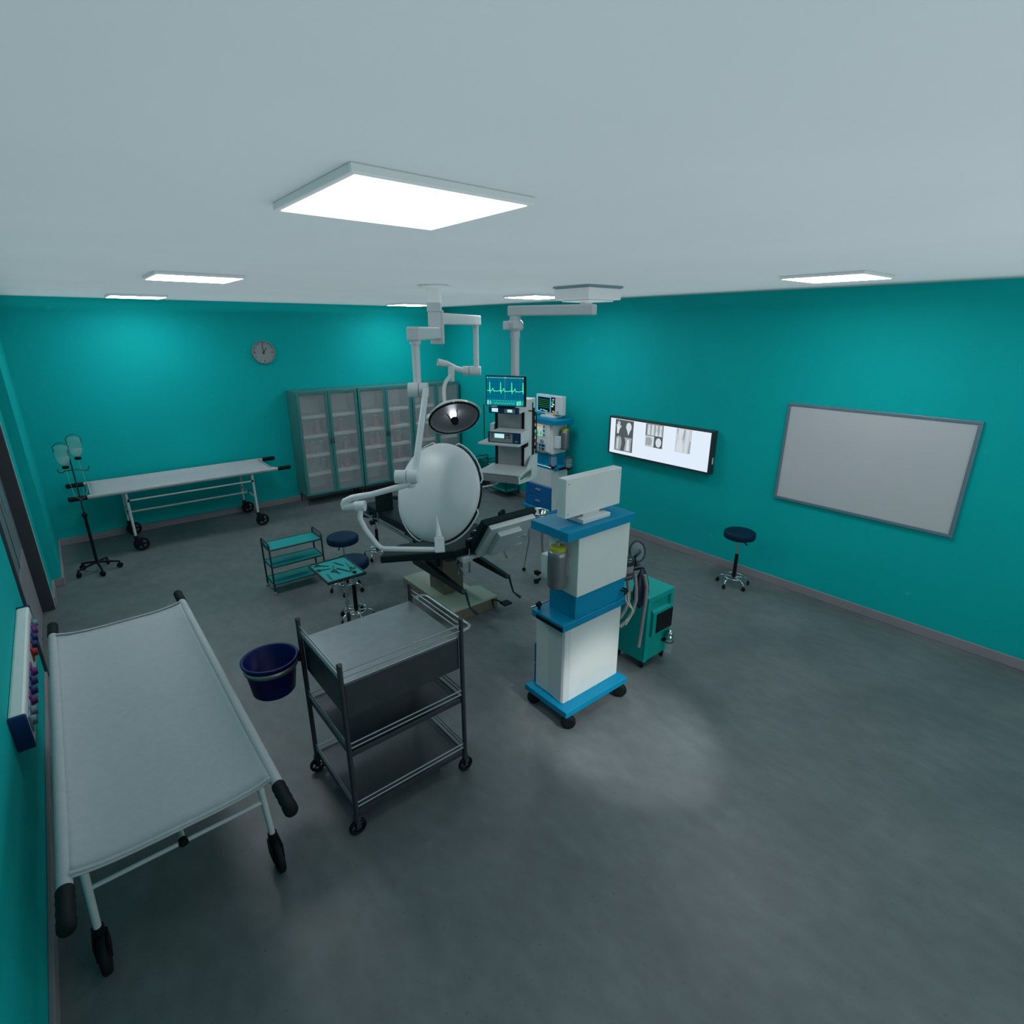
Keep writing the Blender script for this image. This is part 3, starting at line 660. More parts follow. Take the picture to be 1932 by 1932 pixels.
# big head: convex back towards the photo
pdn = math.radians(18.6553)
cr = rt; cu = fw*math.sin(pdn)+UP*math.cos(pdn); ct = -(fw*math.cos(pdn)-UP*math.sin(pdn))   # right, up, toward the viewer
def head(center, nb, R, depth, dome_mat, name):
    z = nb.normalized(); x = UP.cross(z).normalized(); y = z.cross(x)
    M = frame(center, x, y, z)      # +z = convex back
    prof = []
    for k in range(15):
        t = k/14*PI/2; prof.append((R*math.sin(t)+.0001, depth*math.cos(t)))
    dome = W('lamp_head', MB().lathe(prof+[(R,-.012),(R-.014,-.02)], 56, M), dome_mat, sl)
    W('rim', MB().lathe([(R-.006,-.006),(R+.006,-.012),(R+.006,-.028),(R-.012,-.03)], 56, M, True, True), M_black, dome)
    W('reflector', MB().lathe([((R-.012)*math.sin(k/12*PI/2)+.0001, (depth-.03)*math.cos(k/12*PI/2)-.022) for k in range(13)], 48, M), M_refl, dome)
    W('bulb', MB().lathe([(.0001,depth-.12),(.035,depth-.11),(.038,depth-.07),(.035,depth-.052),(.0001,depth-.05)], 16, M) , M_bulb, dome)
    W('bulb_holder', MB().lathe([(.0001,depth-.2),(.03,depth-.19),(.045,depth-.15),(.04,depth-.125),(.0001,depth-.12)], 16, M).cyl(M@Vector((0,0,depth-.16)), M@Vector((0,0,-.05)), .016).cyl(M@Vector((0,0,-.05)), M@Vector((0,0,-.09)), .022), M_black, dome)
    for k in range(3):
        st = MB().tube([M@Vector((.03*math.cos(2*PI*k/3),.03*math.sin(2*PI*k/3),depth-.16)), M@Vector((.12*R/.42*math.cos(2*PI*k/3),.12*R/.42*math.sin(2*PI*k/3),depth*.62))], .006)
        W('bulb_strut', st, M_black, dome)
    hs = .024 if R > .4 else .024
    for k in range(4):
        a0 = k*PI/2+PI*.28; pts = []
        for i in range(15):
            a = a0-.55+1.1*i/14; rr = R+hs if 0 < i < 14 else R-.004
            pts.append(M@Vector((rr*math.cos(a), rr*math.sin(a), -.016)))
        W('handle_bar', MB().tube(pts, .006, 8), M_lampw, dome)
    return M
nb = cr*-.50+cu*.12+ct*.855
HM = head(Vector((2.258,3.70,1.52)), nb, .413, .13, M_lampw, 'lamp_head')
W('yoke_socket', beam(MB(), Vector((2.045,3.355,1.155)), Vector((2.07,3.40,1.265)), .075, .07, rt).cyl(Vector((2.075,3.41,1.26)), Vector((2.115,3.50,1.40)), .026, .006, 16), M_lampw, sl, bevel=.006)
# second chain
p2 = Vector((3.775,5.22,0))
W('drop_tube', MB().cyl(p2+Vector((0,0,2.36)), p2+Vector((0,0,2.84)), .030, .031, 22).cyl(p2+Vector((0,0,2.815)), p2+Vector((0,0,2.84)), .038), M_lampw, sl)
j3 = Vector((3.775,5.22,2.34))
W('joint', MB().cyl(j3-rt*.155, j3-rt*.085, .052, None, 24).cyl(j3-rt*.08, j3+rt*.05, .052, None, 24), M_lampw, sl, bevel=.006)
W('spring_arm', MB().tube([(3.65,5.30,2.34),(3.56,5.33,2.37),(3.46,5.35,2.42),(3.36,5.38,2.44)], [.034,.032,.036,.042], 18), M_lampw, sl)
W('drop_tube', MB().cyl((3.45,5.25,2.395),(3.45,5.25,2.30), .036, None, 20).cyl((3.45,5.25,2.31),(3.45,5.25,2.24), .032, None, 20), M_lampw, sl)
W('yoke_upper', MB().tube([(3.43,5.24,2.30),(3.36,5.23,2.24),(3.325,5.21,2.19),(3.31,5.20,2.12),(3.30,5.17,1.98),(3.30,5.15,1.93)], .021, 14), M_lampw, sl)
W('yoke_lower', MB().tube([(3.30,5.15,1.94),(3.18,5.17,1.92),(3.07,5.15,1.90),(3.03,5.10,1.87)], .02, 14), M_lampw, sl)
nf = cr*.24+cu*-.88+ct*.41
head(Vector((3.30,5.0,1.885)), -nf, .275, .10, M_lampw, 'lamp_head')

# ------------------------------------------------------------------ ceiling pendant with equipment
pn = thing('equipment_pendant', 'white ceiling pendant column carrying shelves and a drawer', 'equipment pendant', (4.02, 3.78, H))
W('ceiling_plate', MB().box(3.81,4.25,3.555,3.995,3.05,3.15).box(3.86,4.20,3.60,3.95,3.035,3.05), M_lampw, pn, bevel=.02)
W('plate_seal', MB().box(3.80,4.26,3.545,4.005,3.15,H), M_alu, pn)
W('swivel', MB().cyl((4.0,3.76,2.99),(4.0,3.76,3.04), .055, None, 24), M_lampw, pn)
e1 = Vector((3.71,4.45,2.965))
W('arm', beam(MB(), Vector((4.0,3.76,2.965))+(Vector((4.0,3.76,0))-Vector((3.71,4.45,0))).normalized()*.09, e1+(e1-Vector((4.0,3.76,2.965))).normalized()*.06, .12, .095), M_lampw, pn, bevel=.012)
W('knuckle', MB().cyl((3.71,4.45,2.88),(3.71,4.45,2.92), .055, None, 24).lathe([(.0001,2.775),(.06,2.775),(.085,2.80),(.085,2.85),(.065,2.88),(.0001,2.88)], 10, Matrix.Translation((3.71,4.45,0)), False).box(-.11,-.02,-.05,.05,2.785,2.87,frame(Vector((3.70,4.46,0)),rt,fw,UP)), M_lampw, pn, bevel=.01)
W('column', MB().cyl((3.71,4.45,2.70),(3.71,4.45,2.78), .05, None, 28).cyl((3.71,4.45,2.05),(3.71,4.45,2.70), .043, None, 28), M_lampw, pn)
al = math.radians(28.5); dd = Vector((math.cos(al),math.sin(al),0)); ww = Vector((math.sin(al),-math.cos(al),0))
PM = frame(Vector((3.75,4.53,0)), ww, dd, UP)      # x = to its right seen from the front, y = depth, z up
body = W('body', MB().prism([(-.17,-.09),(.17,-.09),(.22,-.02),(.22,.10),(-.19,.10),(-.19,-.02)], 1.24, 2.10, PM), M_white2, pn, bevel=.008)
W('front_panel', MB().box(-.135,.125,-.097,-.089,1.28,2.05,PM), M_grey, body, label='grey metal front panel')
for x in (-.155, .150): W('slot_rail', MB().box(x-.014,x+.014,-.100,-.088,1.27,2.06,PM), M_black, body)
W('side_rail', MB().box(.221,.226,-.01,.012,1.45,2.06,PM).box(.221,.23,.03,.05,1.5,2.0,PM), M_blackp, body)
ot_ = MB().mat(0)
for i, z in enumerate((1.93, 1.85, 1.78, 1.71, 1.64, 1.57)):
    ot_.mat(i % 3).box(.221,.232,.062,.088,z-.018,z+.018,PM)
W('gas_outlet', ot_, [M_green, M_red, M_blackp], body)
W('cable', MB().tube([PM@Vector(p) for p in ((.20,-.06,1.98),(.24,-.02,1.975),(.245,.05,1.94),(.24,.07,1.86),(.25,.06,1.70),(.24,.07,1.58),(.25,.05,1.50))], .006, 8), M_black, pn)
W('shelf', MB().box(-.21,.24,-.45,-.09,1.668,1.69,PM), M_white, pn, bevel=.004)
W('shelf_bracket', MB().prism([(0,0),(.12,0),(.12,.06)], -.01, .01, PM @ frame(Vector((.20,-.21,1.61)), Vector((0,1,0)), Vector((0,0,1)), Vector((1,0,0)))), M_black, pn)
dr = W('drawer', MB().box(-.20,.25,-.455,-.09,1.285,1.37,PM), M_grey, pn, bevel=.004)
W('drawer_lid', MB().box(-.212,.262,-.47,-.09,1.37,1.388,PM), M_white, dr, bevel=.004)
W('drawer_front', MB().box(-.19,.245,-.462,-.454,1.288,1.36,PM), M_grey, dr, bevel=.003)
W('drawer_side_rail', MB().box(.251,.259,-.42,-.12,1.325,1.345,PM), M_steel, dr)
W('side_plate', MB().prism([(-.46,1.285),(-.1,1.24),(.10,1.24),(.10,1.50),(-.05,1.50),(-.2,1.37),(-.46,1.37)], .222, .25, PM @ frame(Vector((0,0,0)), Vector((0,1,0)), Vector((0,0,1)), Vector((1,0,0)))), M_white2, dr, bevel=.003)
W('drip_rod', MB().cyl(PM@Vector((-.205,-.30,1.70)), PM@Vector((-.205,-.30,2.06)), .005), M_black, pn)
W('socket_box', MB().box(-.22,-.175,-.12,.0,1.72,1.83,PM), M_white2, pn, bevel=.004)
W('hanging_hose', MB().tube([PM@Vector(p) for p in ((-.10,-.30,1.28),(-.05,-.30,1.24),(-.10,-.28,1.20),(-.22,-.30,1.17),(-.36,-.32,1.155))], .009, 10), M_white2, pn)
# top module, monitor and shelf device (rest on the pendant)
tm = thing('vital_signs_module', 'slim navy fronted module just below the heart trace screen', 'module', PM@Vector((.04,-.2,1.985)))
W('case', MB().box(-.118,.205,-.35,-.10,1.985,2.045,PM), M_white2, tm, bevel=.004)
W('front', MB().box(-.124,.208,-.362,-.35,1.982,2.046,PM), M_devblue, tm, bevel=.003)
W('display', MB().box(-.088,-.02,-.365,-.361,1.997,2.034,PM), M_lcd, tm)
W('knob_panel', MB().box(.05,.165,-.364,-.361,1.99,2.03,PM), M_grey, tm)
W('display', MB().box(.085,.135,-.367,-.363,2.0,2.027,PM), M_lcd, tm)
dv = thing('electrosurgery_unit', 'navy and grey electrosurgery box on the pendant shelf with pale display', 'medical device', PM@Vector((.06,-.25,1.69)))
W('case', MB().box(-.112,.235,-.39,-.12,1.69,1.795,PM), M_white2, dv, bevel=.005)
W('front', MB().box(-.117,.241,-.402,-.39,1.69,1.80,PM), M_devblue, dv, bevel=.003)
W('grey_panel', MB().box(-.095,.155,-.406,-.401,1.70,1.788,PM), M_grey, dv)
W('display', MB().box(-.04,.065,-.409,-.405,1.742,1.784,PM), M_lcd, dv)
kn = MB()
for x, z, m_ in ((-.07,1.775,1),(-.07,1.757,2),(-.07,1.737,2),(.075,1.77,0),(.10,1.775,0),(.12,1.775,0),(.075,1.745,0),(.12,1.75,0),(.19,1.715,3),(.205,1.715,3)): kn.mat(m_).box(x-.007,x+.007,-.412,-.405 if x < .16 else -.401,z-.006,z+.006,PM)
W('buttons', kn, [M_blackp, M_red, M_green, M_yellow], dv)
mo = thing('heart_trace_monitor', 'flat screen with green heart trace on top of the pendant', 'monitor', PM@Vector((.05,-.33,2.05)))
SM = PM @ Matrix.Translation((.05,-.335,2.205)) @ Matrix.Rotation(.06,4,'Z')
W('stand', MB().box(-.07,.10,-.05,.05,-.158,-.146,SM).box(-.03,.05,.005,.03,-.15,-.05,SM), M_blackp, mo, bevel=.003)
W('housing', MB().box(-.205,.215,-.012,.025,-.150,.150,SM), M_blackp, mo, bevel=.005)
sc = MB().mat(0)
def sq(x0,x1,z0,z1,y=-.0135,mi=0): sc.mat(mi).quad((x0,y,z0),(x1,y,z0),(x1,y,z1),(x0,y,z1),SM)
sq(-.195,.200,-.142,.142)
sq(-.195,.200,-.142,-.085,-.0138,1)
for k in range(1, 9): sq(-.195+.395*k/9-.0006,-.195+.395*k/9+.0006,-.08,.125,-.0139,2)
for k in range(6): sq(-.195,.200,-.075+.036*k-.0006,-.075+.036*k+.0006,-.0139,2)
for k in range(14): sq(.0,.0025,-.075+.014*k,-.068+.014*k,-.0141,4)
sq(-.17,.185,.128,.131,-.0141,4); sq(-.19,-.18,.124,.134,-.0142,4); sq(.185,.195,.124,.134,-.0142,4); sq(-.005,.015,.126,.134,-.0142,4)
wp = [(-.190,.0)]
for k in range(4):
    x = -.162+.117*k
    wp += [(x-.012,.0),(x-.006,.006),(x-.002,-.004),(x+.001,.088),(x+.005,-.024),(x+.009,.004),(x+.014,.002)]
    if k < 3: wp += [(x+.024,.003),(x+.034,.028),(x+.046,-.008),(x+.056,.002),(x+.075,-.004),(x+.095,.003)]
for a, b in zip(wp, wp[1:]):
    if b[0] > .198: break
    w_ = .0032; dx, dz = b[0]-a[0], b[1]-a[1]; l = math.hypot(dx, dz); nx_, nz_ = -dz/l*w_, dx/l*w_
    sc.mat(3).quad((a[0]-nx_,-.0146,a[1]-nz_),(b[0]-nx_,-.0146,b[1]-nz_),(b[0]+nx_,-.0146,b[1]+nz_),(a[0]+nx_,-.0146,a[1]+nz_),SM)
for k in range(14):
    x0, x1 = -.12+.016*k, -.104+.016*k; z0, z1 = (-.128,-.112) if k % 2 else (-.112,-.128)
    sc.mat(4).quad((x0,-.0144,z0-.0013),(x1,-.0144,z1-.0013),(x1,-.0144,z1+.0013),(x0,-.0144,z0+.0013),SM)
for k in range(9): sq(-.12+.026*k,-.112+.026*k,-.098,-.0945,-.0144,4)
for x0, x1, z0, z1 in ((-.19,-.172,-.107,-.095),(-.19,-.172,-.122,-.110),(-.19,-.172,-.137,-.125),(-.162,-.148,-.112,-.100),(-.162,-.148,-.130,-.118),(.125,.143,-.138,-.098),(.175,.19,-.108,-.104),(.175,.19,-.125,-.121)): sq(x0,x1,z0,z1,-.0144,4)
sq(.150,.168,-.135,-.092,-.0145,3)
W('screen', sc, [M_scr, M_scr2, M_grid, M_wave, M_waved], mo)

# ------------------------------------------------------------------ anaesthesia machines
def machine(label):
    """local: +y is the front, x to the right seen from behind, gas cylinder on the -x end"""
    t = thing('anaesthesia_machine', label, 'anaesthesia machine', (0,0,0), 0, 'blue and white anaesthesia machines')
    obj('base_plate', MB().box(-.345,.345,-.21,.25,.105,.155), M_blue, t, .006)
    for x in (-.29, .29):
        for y in (-.175, .20):
            c = obj('caster', disc_wheel(MB(), (x-.015,y-.02,.055), .055, .045, -.7), M_black, t)
            obj('caster_fork', MB().cyl((x,y,.07),(x,y,.105), .018), M_blue, c)
    b = MB().box(-.235,.315,-.12,.19,.155,.79)
    obj('cabinet', b, M_white2, t, .004)
    # bulged side cover on the -x end
    poly = [(-.235,-.12),(-.27,-.121),(-.29,-.118),(-.298,-.10),(-.296,-.06),(-.288,.0),(-.285,.05),(-.235,.05)]
    obj('side_cover', MB().prism(poly, .158, .79), M_white, t, .003)
    obj('inner_cover', MB().box(-.285,-.235,.05,.19,.158,.79), M_white2, t, .004)
    obj('edge_strip', MB().box(.3155,.325,-.10,.18,.16,.78), M_blue, t)
    for z0 in (.165, .345):
        d_ = obj('drawer', MB().box(-.28,.30,.19,.215,z0,z0+.17), M_blued, t, .006, label='deep blue drawer')
        obj('drawer_handle', MB().box(-.05,.05,.215,.232,z0+.085,z0+.115), M_hose, d_, .006)
    obj('front_plate', MB().box(-.28,.30,.19,.20,.53,.785), M_white, t, .004)
    obj('worktop', MB().box(-.345,.335,-.15,.18,.79,.845), M_blue, t, .005)
    obj('worktop_rail', MB().box(-.357,-.345,-.15,.12,.80,.825), M_black, t, .002)
    obj('front_rail', MB().cyl((-.33,.205,.835),(.32,.205,.835), .007), M_chrome, t)
    obj('neck', MB().box(-.215,.318,-.135,.13,.845,1.02), M_blue, t, .003)
    obj('upper_body', MB().box(-.215,.32,-.145,.15,1.02,1.47), M_white2, t, .005)
    obj('front_hump', MB().box(-.18,.19,.15,.18,1.04,1.47), M_white2, t, .012)
    obj('top_slab', MB().box(-.345,.345,-.165,.20,1.47,1.535), M_blue, t, .005)
    # screen and controls on the front
    sm = MB().mat(0).box(-.04,.16,.18,.186,1.27,1.44)
    sm.mat(1).box(-.035,.155,.186,.188,1.415,1.435)
    for x in (-.01, .06, .12): sm.mat(2).prism([(-.022,0),(.022,0),(0,.075)], 0, .002, frame(Vector((x,.187,1.29)), Vector((-1,0,0)), Vector((0,0,1)), Vector((0,1,0))))
    obj('graph_display', sm, [M_scrw2, M_scro, M_scrg], t)
    kb = MB()
    for z in (1.42, 1.36, 1.30): kb.box(-.09,-.055,.18,.192,z-.012,z+.012)
    obj('blue_keys', kb, M_blue, t, .003)
    obj('dial', MB().cyl((-.04,.18,1.20),(-.04,.205,1.20), .032, .028, 20), M_grey, t)
    for i, z in enumerate((1.14, 1.09, 1.045)):
        v = obj('vaporiser', MB().box(-.10,.02,.18,.20,z-.019,z+.019), (M_blue, M_grey, M_grey)[i], t, .004)
        obj('vaporiser_window', MB().box(-.01,.015,.20,.203,z-.009,z+.009).box(-.095,-.06,.20,.206,z-.012,z+.012), M_blackp if i < 2 else M_grey, v)
    obj('flow_tube', MB().cyl((.065,.195,1.04),(.065,.195,1.16), .009).cyl((.065,.195,1.03),(.065,.195,1.045), .016).cyl((.065,.195,1.155),(.065,.195,1.17), .016), M_alu, t)
    # cylinder on the -x end
    c = obj('gas_cylinder', MB().lathe([(.0001,1.09),(.055,1.09),(.066,1.10),(.068,1.12),(.068,1.33),(.066,1.36),(.05,1.375),(.0001,1.375)], 32, Matrix.Translation((-.30,-.03,0))), M_cyl, t, label='grey gas cylinder')
    obj('yellow_cap', MB().lathe([(.0001,1.40),(.045,1.40),(.056,1.39),(.058,1.355),(.056,1.35)], 28, Matrix.Translation((-.30,-.03,0))), M_yellow, c, label='yellow cap')
    obj('valve', MB().cyl((-.30,-.03,1.40),(-.30,-.03,1.425), .014).tube([(-.30,-.03,1.42),(-.27,-.05,1.43),(-.24,-.07,1.435)], .008), M_hose, c)
    obj('cylinder_bracket', MB().box(-.30,-.21,-.06,.0,1.16,1.30), M_grey, t, .004)
    obj('meter_box', MB().box(-.315,-.225,.055,.12,1.12,1.30), M_white2, t, .005)
    obj('side_block', MB().box(-.24,-.21,.05,.16,1.40,1.47), M_white2, t, .004)
    return t
M_scrw2 = emis('graph_pale', (.38, .46, .48), 1.0)
NM = machine('tall blue and white anaesthesia machine in the foreground with its back turned')
NM.location = (2.725, 2.48, 0)
FM = copy_tree(NM, None, (5.66, 5.97, 0), PI/2, 'blue and white anaesthesia machine against the wall behind the pendant, drawers facing out')
for x, y, z in ((-.37,.27,.90), (-.47,.05,.86)):     # absorber jars at the open end of the far machine
    j_ = obj('absorber_jar', MB().lathe([(.0001,.003),(.052,.003),(.056,.01),(.056,.14),(.05,.15)], 24, Matrix.Translation((x,y,z))), M_clear, FM)
    obj('jar_ring', MB().tube([(x+.058*math.cos(2*PI*k/20), y+.058*math.sin(2*PI*k/20), z+.15) for k in range(20)], .006, 8, True), M_cart, j_)
    obj('jar_base', MB().lathe([(.0001,-.05),(.02,-.05),(.03,-.02),(.06,-.012),(.06,.004)], 20, Matrix.Translation((x,y,z))).tube([(x+.06,y,z+.15),(x+.06,y,z),(x+.10,y-.02,z-.03),(-.24,.0,.82)], .009, 8), M_cart, j_)
W('side_knob', MB().cyl((2.385,2.60,1.16),(2.36,2.61,1.16), .016, None, 14).cyl((2.40,2.59,1.16),(2.37,2.60,1.14), .009), M_black, NM)
W('side_knob', MB().cyl((2.385,2.60,1.09),(2.36,2.61,1.09), .018, None, 14).cyl((2.40,2.59,1.11),(2.37,2.60,1.09), .009), M_black, NM)
W('worktop_knob', MB().cyl((2.40,2.62,.88),(2.43,2.62,.89), .02, None, 14).cyl((2.42,2.62,.845),(2.42,2.62,.89), .01), M_black, NM)
# extra cables and breathing circuit only on the near machine
W('rear_plugs', MB().tube([(3.0,2.34,.92),(3.0,2.31,.925),(3.005,2.30,.90)], .007).tube([(3.025,2.34,.93),(3.025,2.31,.935),(3.03,2.30,.91)], .007), M_black, NM)
W('rear_cables', MB().tube([(3.005,2.30,.90),(3.01,2.295,.85),(3.05,2.29,.79),(3.09,2.29,.75),(3.085,2.29,.70),(3.045,2.31,.65)], .0055, 8).tube([(3.03,2.30,.91),(3.035,2.295,.85),(3.065,2.29,.79),(3.095,2.285,.74),(3.07,2.29,.68),(3.05,2.31,.62)], .0055, 8), M_cream, NM)
bt_ = W('breathing_tray', MB().prism([(3.05,2.40),(3.17,2.37),(3.23,2.40),(3.28,2.47),(3.38,2.44),(3.42,2.50),(3.27,2.62),(3.05,2.62)], .945, .975), M_steeld, NM, bevel=.005)
W('valve_dome', MB().lathe([(.0001,.06),(.045,.06),(.062,.05),(.066,.03),(.066,.0)], 24, Matrix.Translation((3.205,2.47,1.04))).lathe([(.05,-.065),(.05,0)], 20, Matrix.Translation((3.205,2.47,1.04))), [M_cart], bt_)
W('valve_dome', MB().lathe([(.0001,.05),(.045,.05),(.06,.04),(.063,.02),(.063,.0),(.05,-.1)], 24, Matrix.Translation((3.225,2.58,1.10))), M_cart, bt_)
W('valve_glass', MB().lathe([(.058,0),(.06,.06)], 24, Matrix.Translation((3.205,2.47,.976))), M_hose, bt_)
# face mask
Mk = frame(Vector((3.42,2.53,1.065)), Vector((.80,-.60,0)), Vector((.25,.33,.91)), Vector((-.546,-.728,.415)))
mk = W('face_mask', MB().lathe([(.018,.07),(.022,.055),(.04,.035),(.065,.012),(.072,0)], 28, Mk @ Matrix.Diagonal((.85,1.15,1,1))), M_clear, NM)
W('mask_seal', MB().tube([Mk@Vector((.062*math.cos(2*PI*k/28),.083*math.sin(2*PI*k/28),0)) for k in range(28)], .009, 8, True), M_bag, mk)
W('mask_neck', MB().tube([Mk@Vector((0,0,.07)), Mk@Vector((-.02,-.02,.10)), Mk@Vector((-.05,-.05,.09)), Vector((3.36,2.49,.975))], .012), M_bag, mk)
# breathing bag
Mb = Matrix.Translation((3.345,2.41,.02))
W('breathing_bag', MB().lathe([(.0001,.60),(.012,.605),(.045,.64),(.075,.70),(.082,.75),(.07,.83),(.045,.90),(.02,.945),(.014,.96)], 24, Mb @ Matrix.Diagonal((1.1,.62,1,1))), M_bag, NM)
W('breathing_hose', MB().tube([(3.31,2.36,.95),(3.315,2.335,.85),(3.31,2.33,.72),(3.295,2.33,.6),(3.275,2.325,.45),(3.26,2.325,.33)], .0145), M_hose, NM)
W('breathing_hose', MB().tube([(3.25,2.41,.95),(3.25,2.39,.85),(3.235,2.37,.75),(3.19,2.36,.66),(3.12,2.36,.60),(3.05,2.37,.57)], .0155), M_hose, NM)
W('breathing_hose', MB().tube([(3.17,2.42,.95),(3.17,2.40,.86),(3.16,2.385,.78),(3.12,2.38,.70),(3.06,2.38,.64)], .0155), M_hose, NM)
# monitors on the machines
def monitor(label):
    t = thing('patient_monitor', label, 'monitor', (0,0,0), 0, 'patient monitors on anaesthesia machines')
    R = Matrix.Rotation(-.12, 4, 'X')
    obj('foot', MB().box(-.15,.13,-.095,.09,0,.03), M_white, t, .004)
    obj('neck', MB().box(-.09,.08,-.035,.03,.02,.10), M_white, t, .004)
    obj('housing', MB().box(-.275,.285,-.045,.035,.05,.325), M_white2, t, .006)
    obj('bezel', MB().box(-.265,.275,.035,.043,.06,.315), M_white, t, .003)
    s = MB().mat(0).box(-.14,.24,.043,.045,.075,.30)
    for a in ((.235,.245,.075,.30),(-.05,-.035,.075,.30),(-.05,.245,.29,.30),(.17,.235,.075,.085)): s.mat(1).box(a[0],a[1],.045,.047,a[2],a[3])
    for k in range(5): s.mat(2).box(-.02,.22,.045,.0465,.25-.028*k,.254-.028*k)
    for k, (x, z, m_) in enumerate(((-.10,.27,5),(-.09,.24,2),(-.10,.20,4),(-.08,.17,4),(-.10,.10,3),(-.115,.09,3),(.06,.09,1),(.1,.10,1),(.04,.09,3),(.16,.10,1),(-.075,.22,2))): s.mat(m_).box(x-.022,x+.018,.045,.047,z-.010,z+.008)
    obj('screen', s, [M_scrb, M_scrc, M_scrg, M_scro, M_scrw, M_scrp], t)
    obj('keys', MB().box(-.215,-.18,.043,.047,.075,.09).cyl((-.2,.043,.10),(-.2,.052,.10), .012), M_grey, t)
    obj('screws', MB().cyl((-.25,-.045,.08),(-.25,-.047,.08), .005).cyl((-.25,-.045,.29),(-.25,-.047,.29), .005).cyl((.26,-.045,.29),(.26,-.047,.29), .005), M_grey, t)
    return t
PMn = monitor('white monitor with its plain back to the viewer atop the foreground machine'); PMn.location = (2.735, 2.47, 1.5355)
copy_tree(PMn, None, (5.68, 5.98, 1.5355), PI/2, 'white monitor showing coloured traces atop the far anaesthesia machine')

# ------------------------------------------------------------------ teal machine
tl = thing('suction_machine', 'teal wheeled cabinet machine with black screen behind the foreground anaesthesia machine', 'medical machine', (3.60, 2.55, 0))
bd = MB().box(3.42,3.78,2.40,2.72,.075,.64).box(3.42,3.78,2.375,2.72,.64,.69).box(3.42,3.465,2.375,2.40,.075,.64).box(3.735,3.78,2.375,2.40,.50,.64)
bd.box(3.465,3.78,2.385,2.40,.075,.30)
W('body', bd, M_tealm, tl, bevel=.006)
W('screen_hood', MB().add([(3.50,2.37,.30),(3.77,2.37,.30),(3.77,2.37,.53),(3.50,2.37,.53),(3.50,2.42,.29),(3.77,2.42,.29),(3.77,2.42,.56),(3.50,2.42,.56)], [(3,2,1,0),(4,5,6,7),(0,1,5,4),(1,2,6,5),(2,3,7,6),(3,0,4,7)]), M_tealm, tl, bevel=.004)
W('screen', MB().box(3.545,3.765,2.363,2.369,.325,.505), M_blackp, tl, label='black screen')
for x in (3.46, 3.74):
    for y in (2.42, 2.68): W('caster', disc_wheel(MB(), (x,y,.034), .034, .03, .4).cyl((x,y,.05),(x,y,.078), .01), M_black, tl)
jr = W('suction_jar', MB().lathe([(.0001,.09),(.03,.09),(.033,.10),(.033,.22),(.030,.235)], 24, Matrix.Translation((3.71,2.335,0))), M_clear, tl)
W('jar_cap', MB().lathe([(.036,.232),(.038,.24),(.038,.25),(.026,.262),(.026,.272),(.034,.278),(.03,.292),(.012,.305),(.0001,.31)], 24, Matrix.Translation((3.71,2.335,0))), M_chrome, jr)
W('jar_holder', MB().box(3.665,3.74,2.36,2.386,.20,.215).tube([(3.71+.036*math.cos(2*PI*k/20), 2.335+.036*math.sin(2*PI*k/20), .20) for k in range(20)], .004, 6, True), M_black, jr)

# ------------------------------------------------------------------ basin on stand
bsn_s = thing('basin_stand', 'slim wheeled steel stand beneath the round basin', 'stand', (4.09, 4.48, 0))
obj('ring', MB().tube([(.130*math.cos(2*PI*k/32), .130*math.sin(2*PI*k/32), .74) for k in range(32)], .007, 8, True), M_chrome, bsn_s)
for k in range(3):
    a = 2*PI*k/3+.4; c, s = math.cos(a), math.sin(a)
    lg = obj('leg', MB().tube([(c*.125,s*.125,.74),(c*.10,s*.10,.4),(c*.16,s*.16,.05)], .009), M_chrome, bsn_s)
    obj('caster', disc_wheel(MB(), (c*.16,s*.16,.022), .022, .02, a), M_black, lg)
tag(obj('basin', MB().lathe([(.0001,.655),(.07,.655),(.10,.69),(.115,.755),(.128,.765),(.125,.768),(.112,.758),(.096,.695),(.068,.660),(.0001,.660)], 40, Matrix.Translation((4.09,4.48,0)) @ Matrix.Diagonal((1.07,1.07,1,1))), M_chrome), 'round shiny steel basin by the raised table end', 'basin')

# ------------------------------------------------------------------ light box with films
lb = thing('xray_light_box', 'long glowing x-ray light box on the right teal wall', 'light box', (XR, 4.25, 1.10))
LY0, LY1, LZ0, LZ1, LX = 3.395, 4.985, 1.13, 1.652, XR-.10
W('housing', MB().box(LX,XR,LY0,LY1,LZ0,LZ0+.022).box(LX,XR,LY0,LY1,LZ1-.022,LZ1).box(LX,XR,LY0,LY0+.025,LZ0+.022,LZ1-.022).box(LX,XR,LY1-.025,LY1,LZ0+.022,LZ1-.022).box(XR-.02,XR,LY0+.025,LY1-.025,LZ0+.022,LZ1-.022), M_steeld, lb, bevel=.004)
W('panel', MB().box(LX+.006,LX+.02,LY0+.025,LY1-.025,LZ0+.022,LZ1-.022), M_lbox, lb, label='glowing white panel')
W('switch', MB().box(LX+.04,LX+.065,LY0-.004,LY0,LZ0+.12,LZ0+.20), M_white, lb)
def film(label, y0, y1, z0, z1, shapes):
    """y0 is the edge towards the corner of the room; u runs 0..1 along it, v upwards"""
    mb = MB(); x = LX+.0035
    mb.mat(0).box(x, x+.002, y1, y0, z0, z1)
    for q_, (mi, pts) in enumerate(shapes):
        P_ = [(x-.0003*(1+q_), y0+(y1-y0)*u, z0+(z1-z0)*v) for u, v in pts]
        mb.mat(mi).add(P_, [tuple(range(len(P_)))])
    o = obj('xray_film', mb, [M_film0, M_film1, M_film2, M_film3]); tag(o, label, 'x-ray film', 'x-ray films on the light box'); return o
def ell(cx, cy, rx, ry, n=20, mi=2): return (mi, [(cx+rx*math.cos(2*PI*k/n), cy+ry*math.sin(2*PI*k/n)) for k in range(n)])
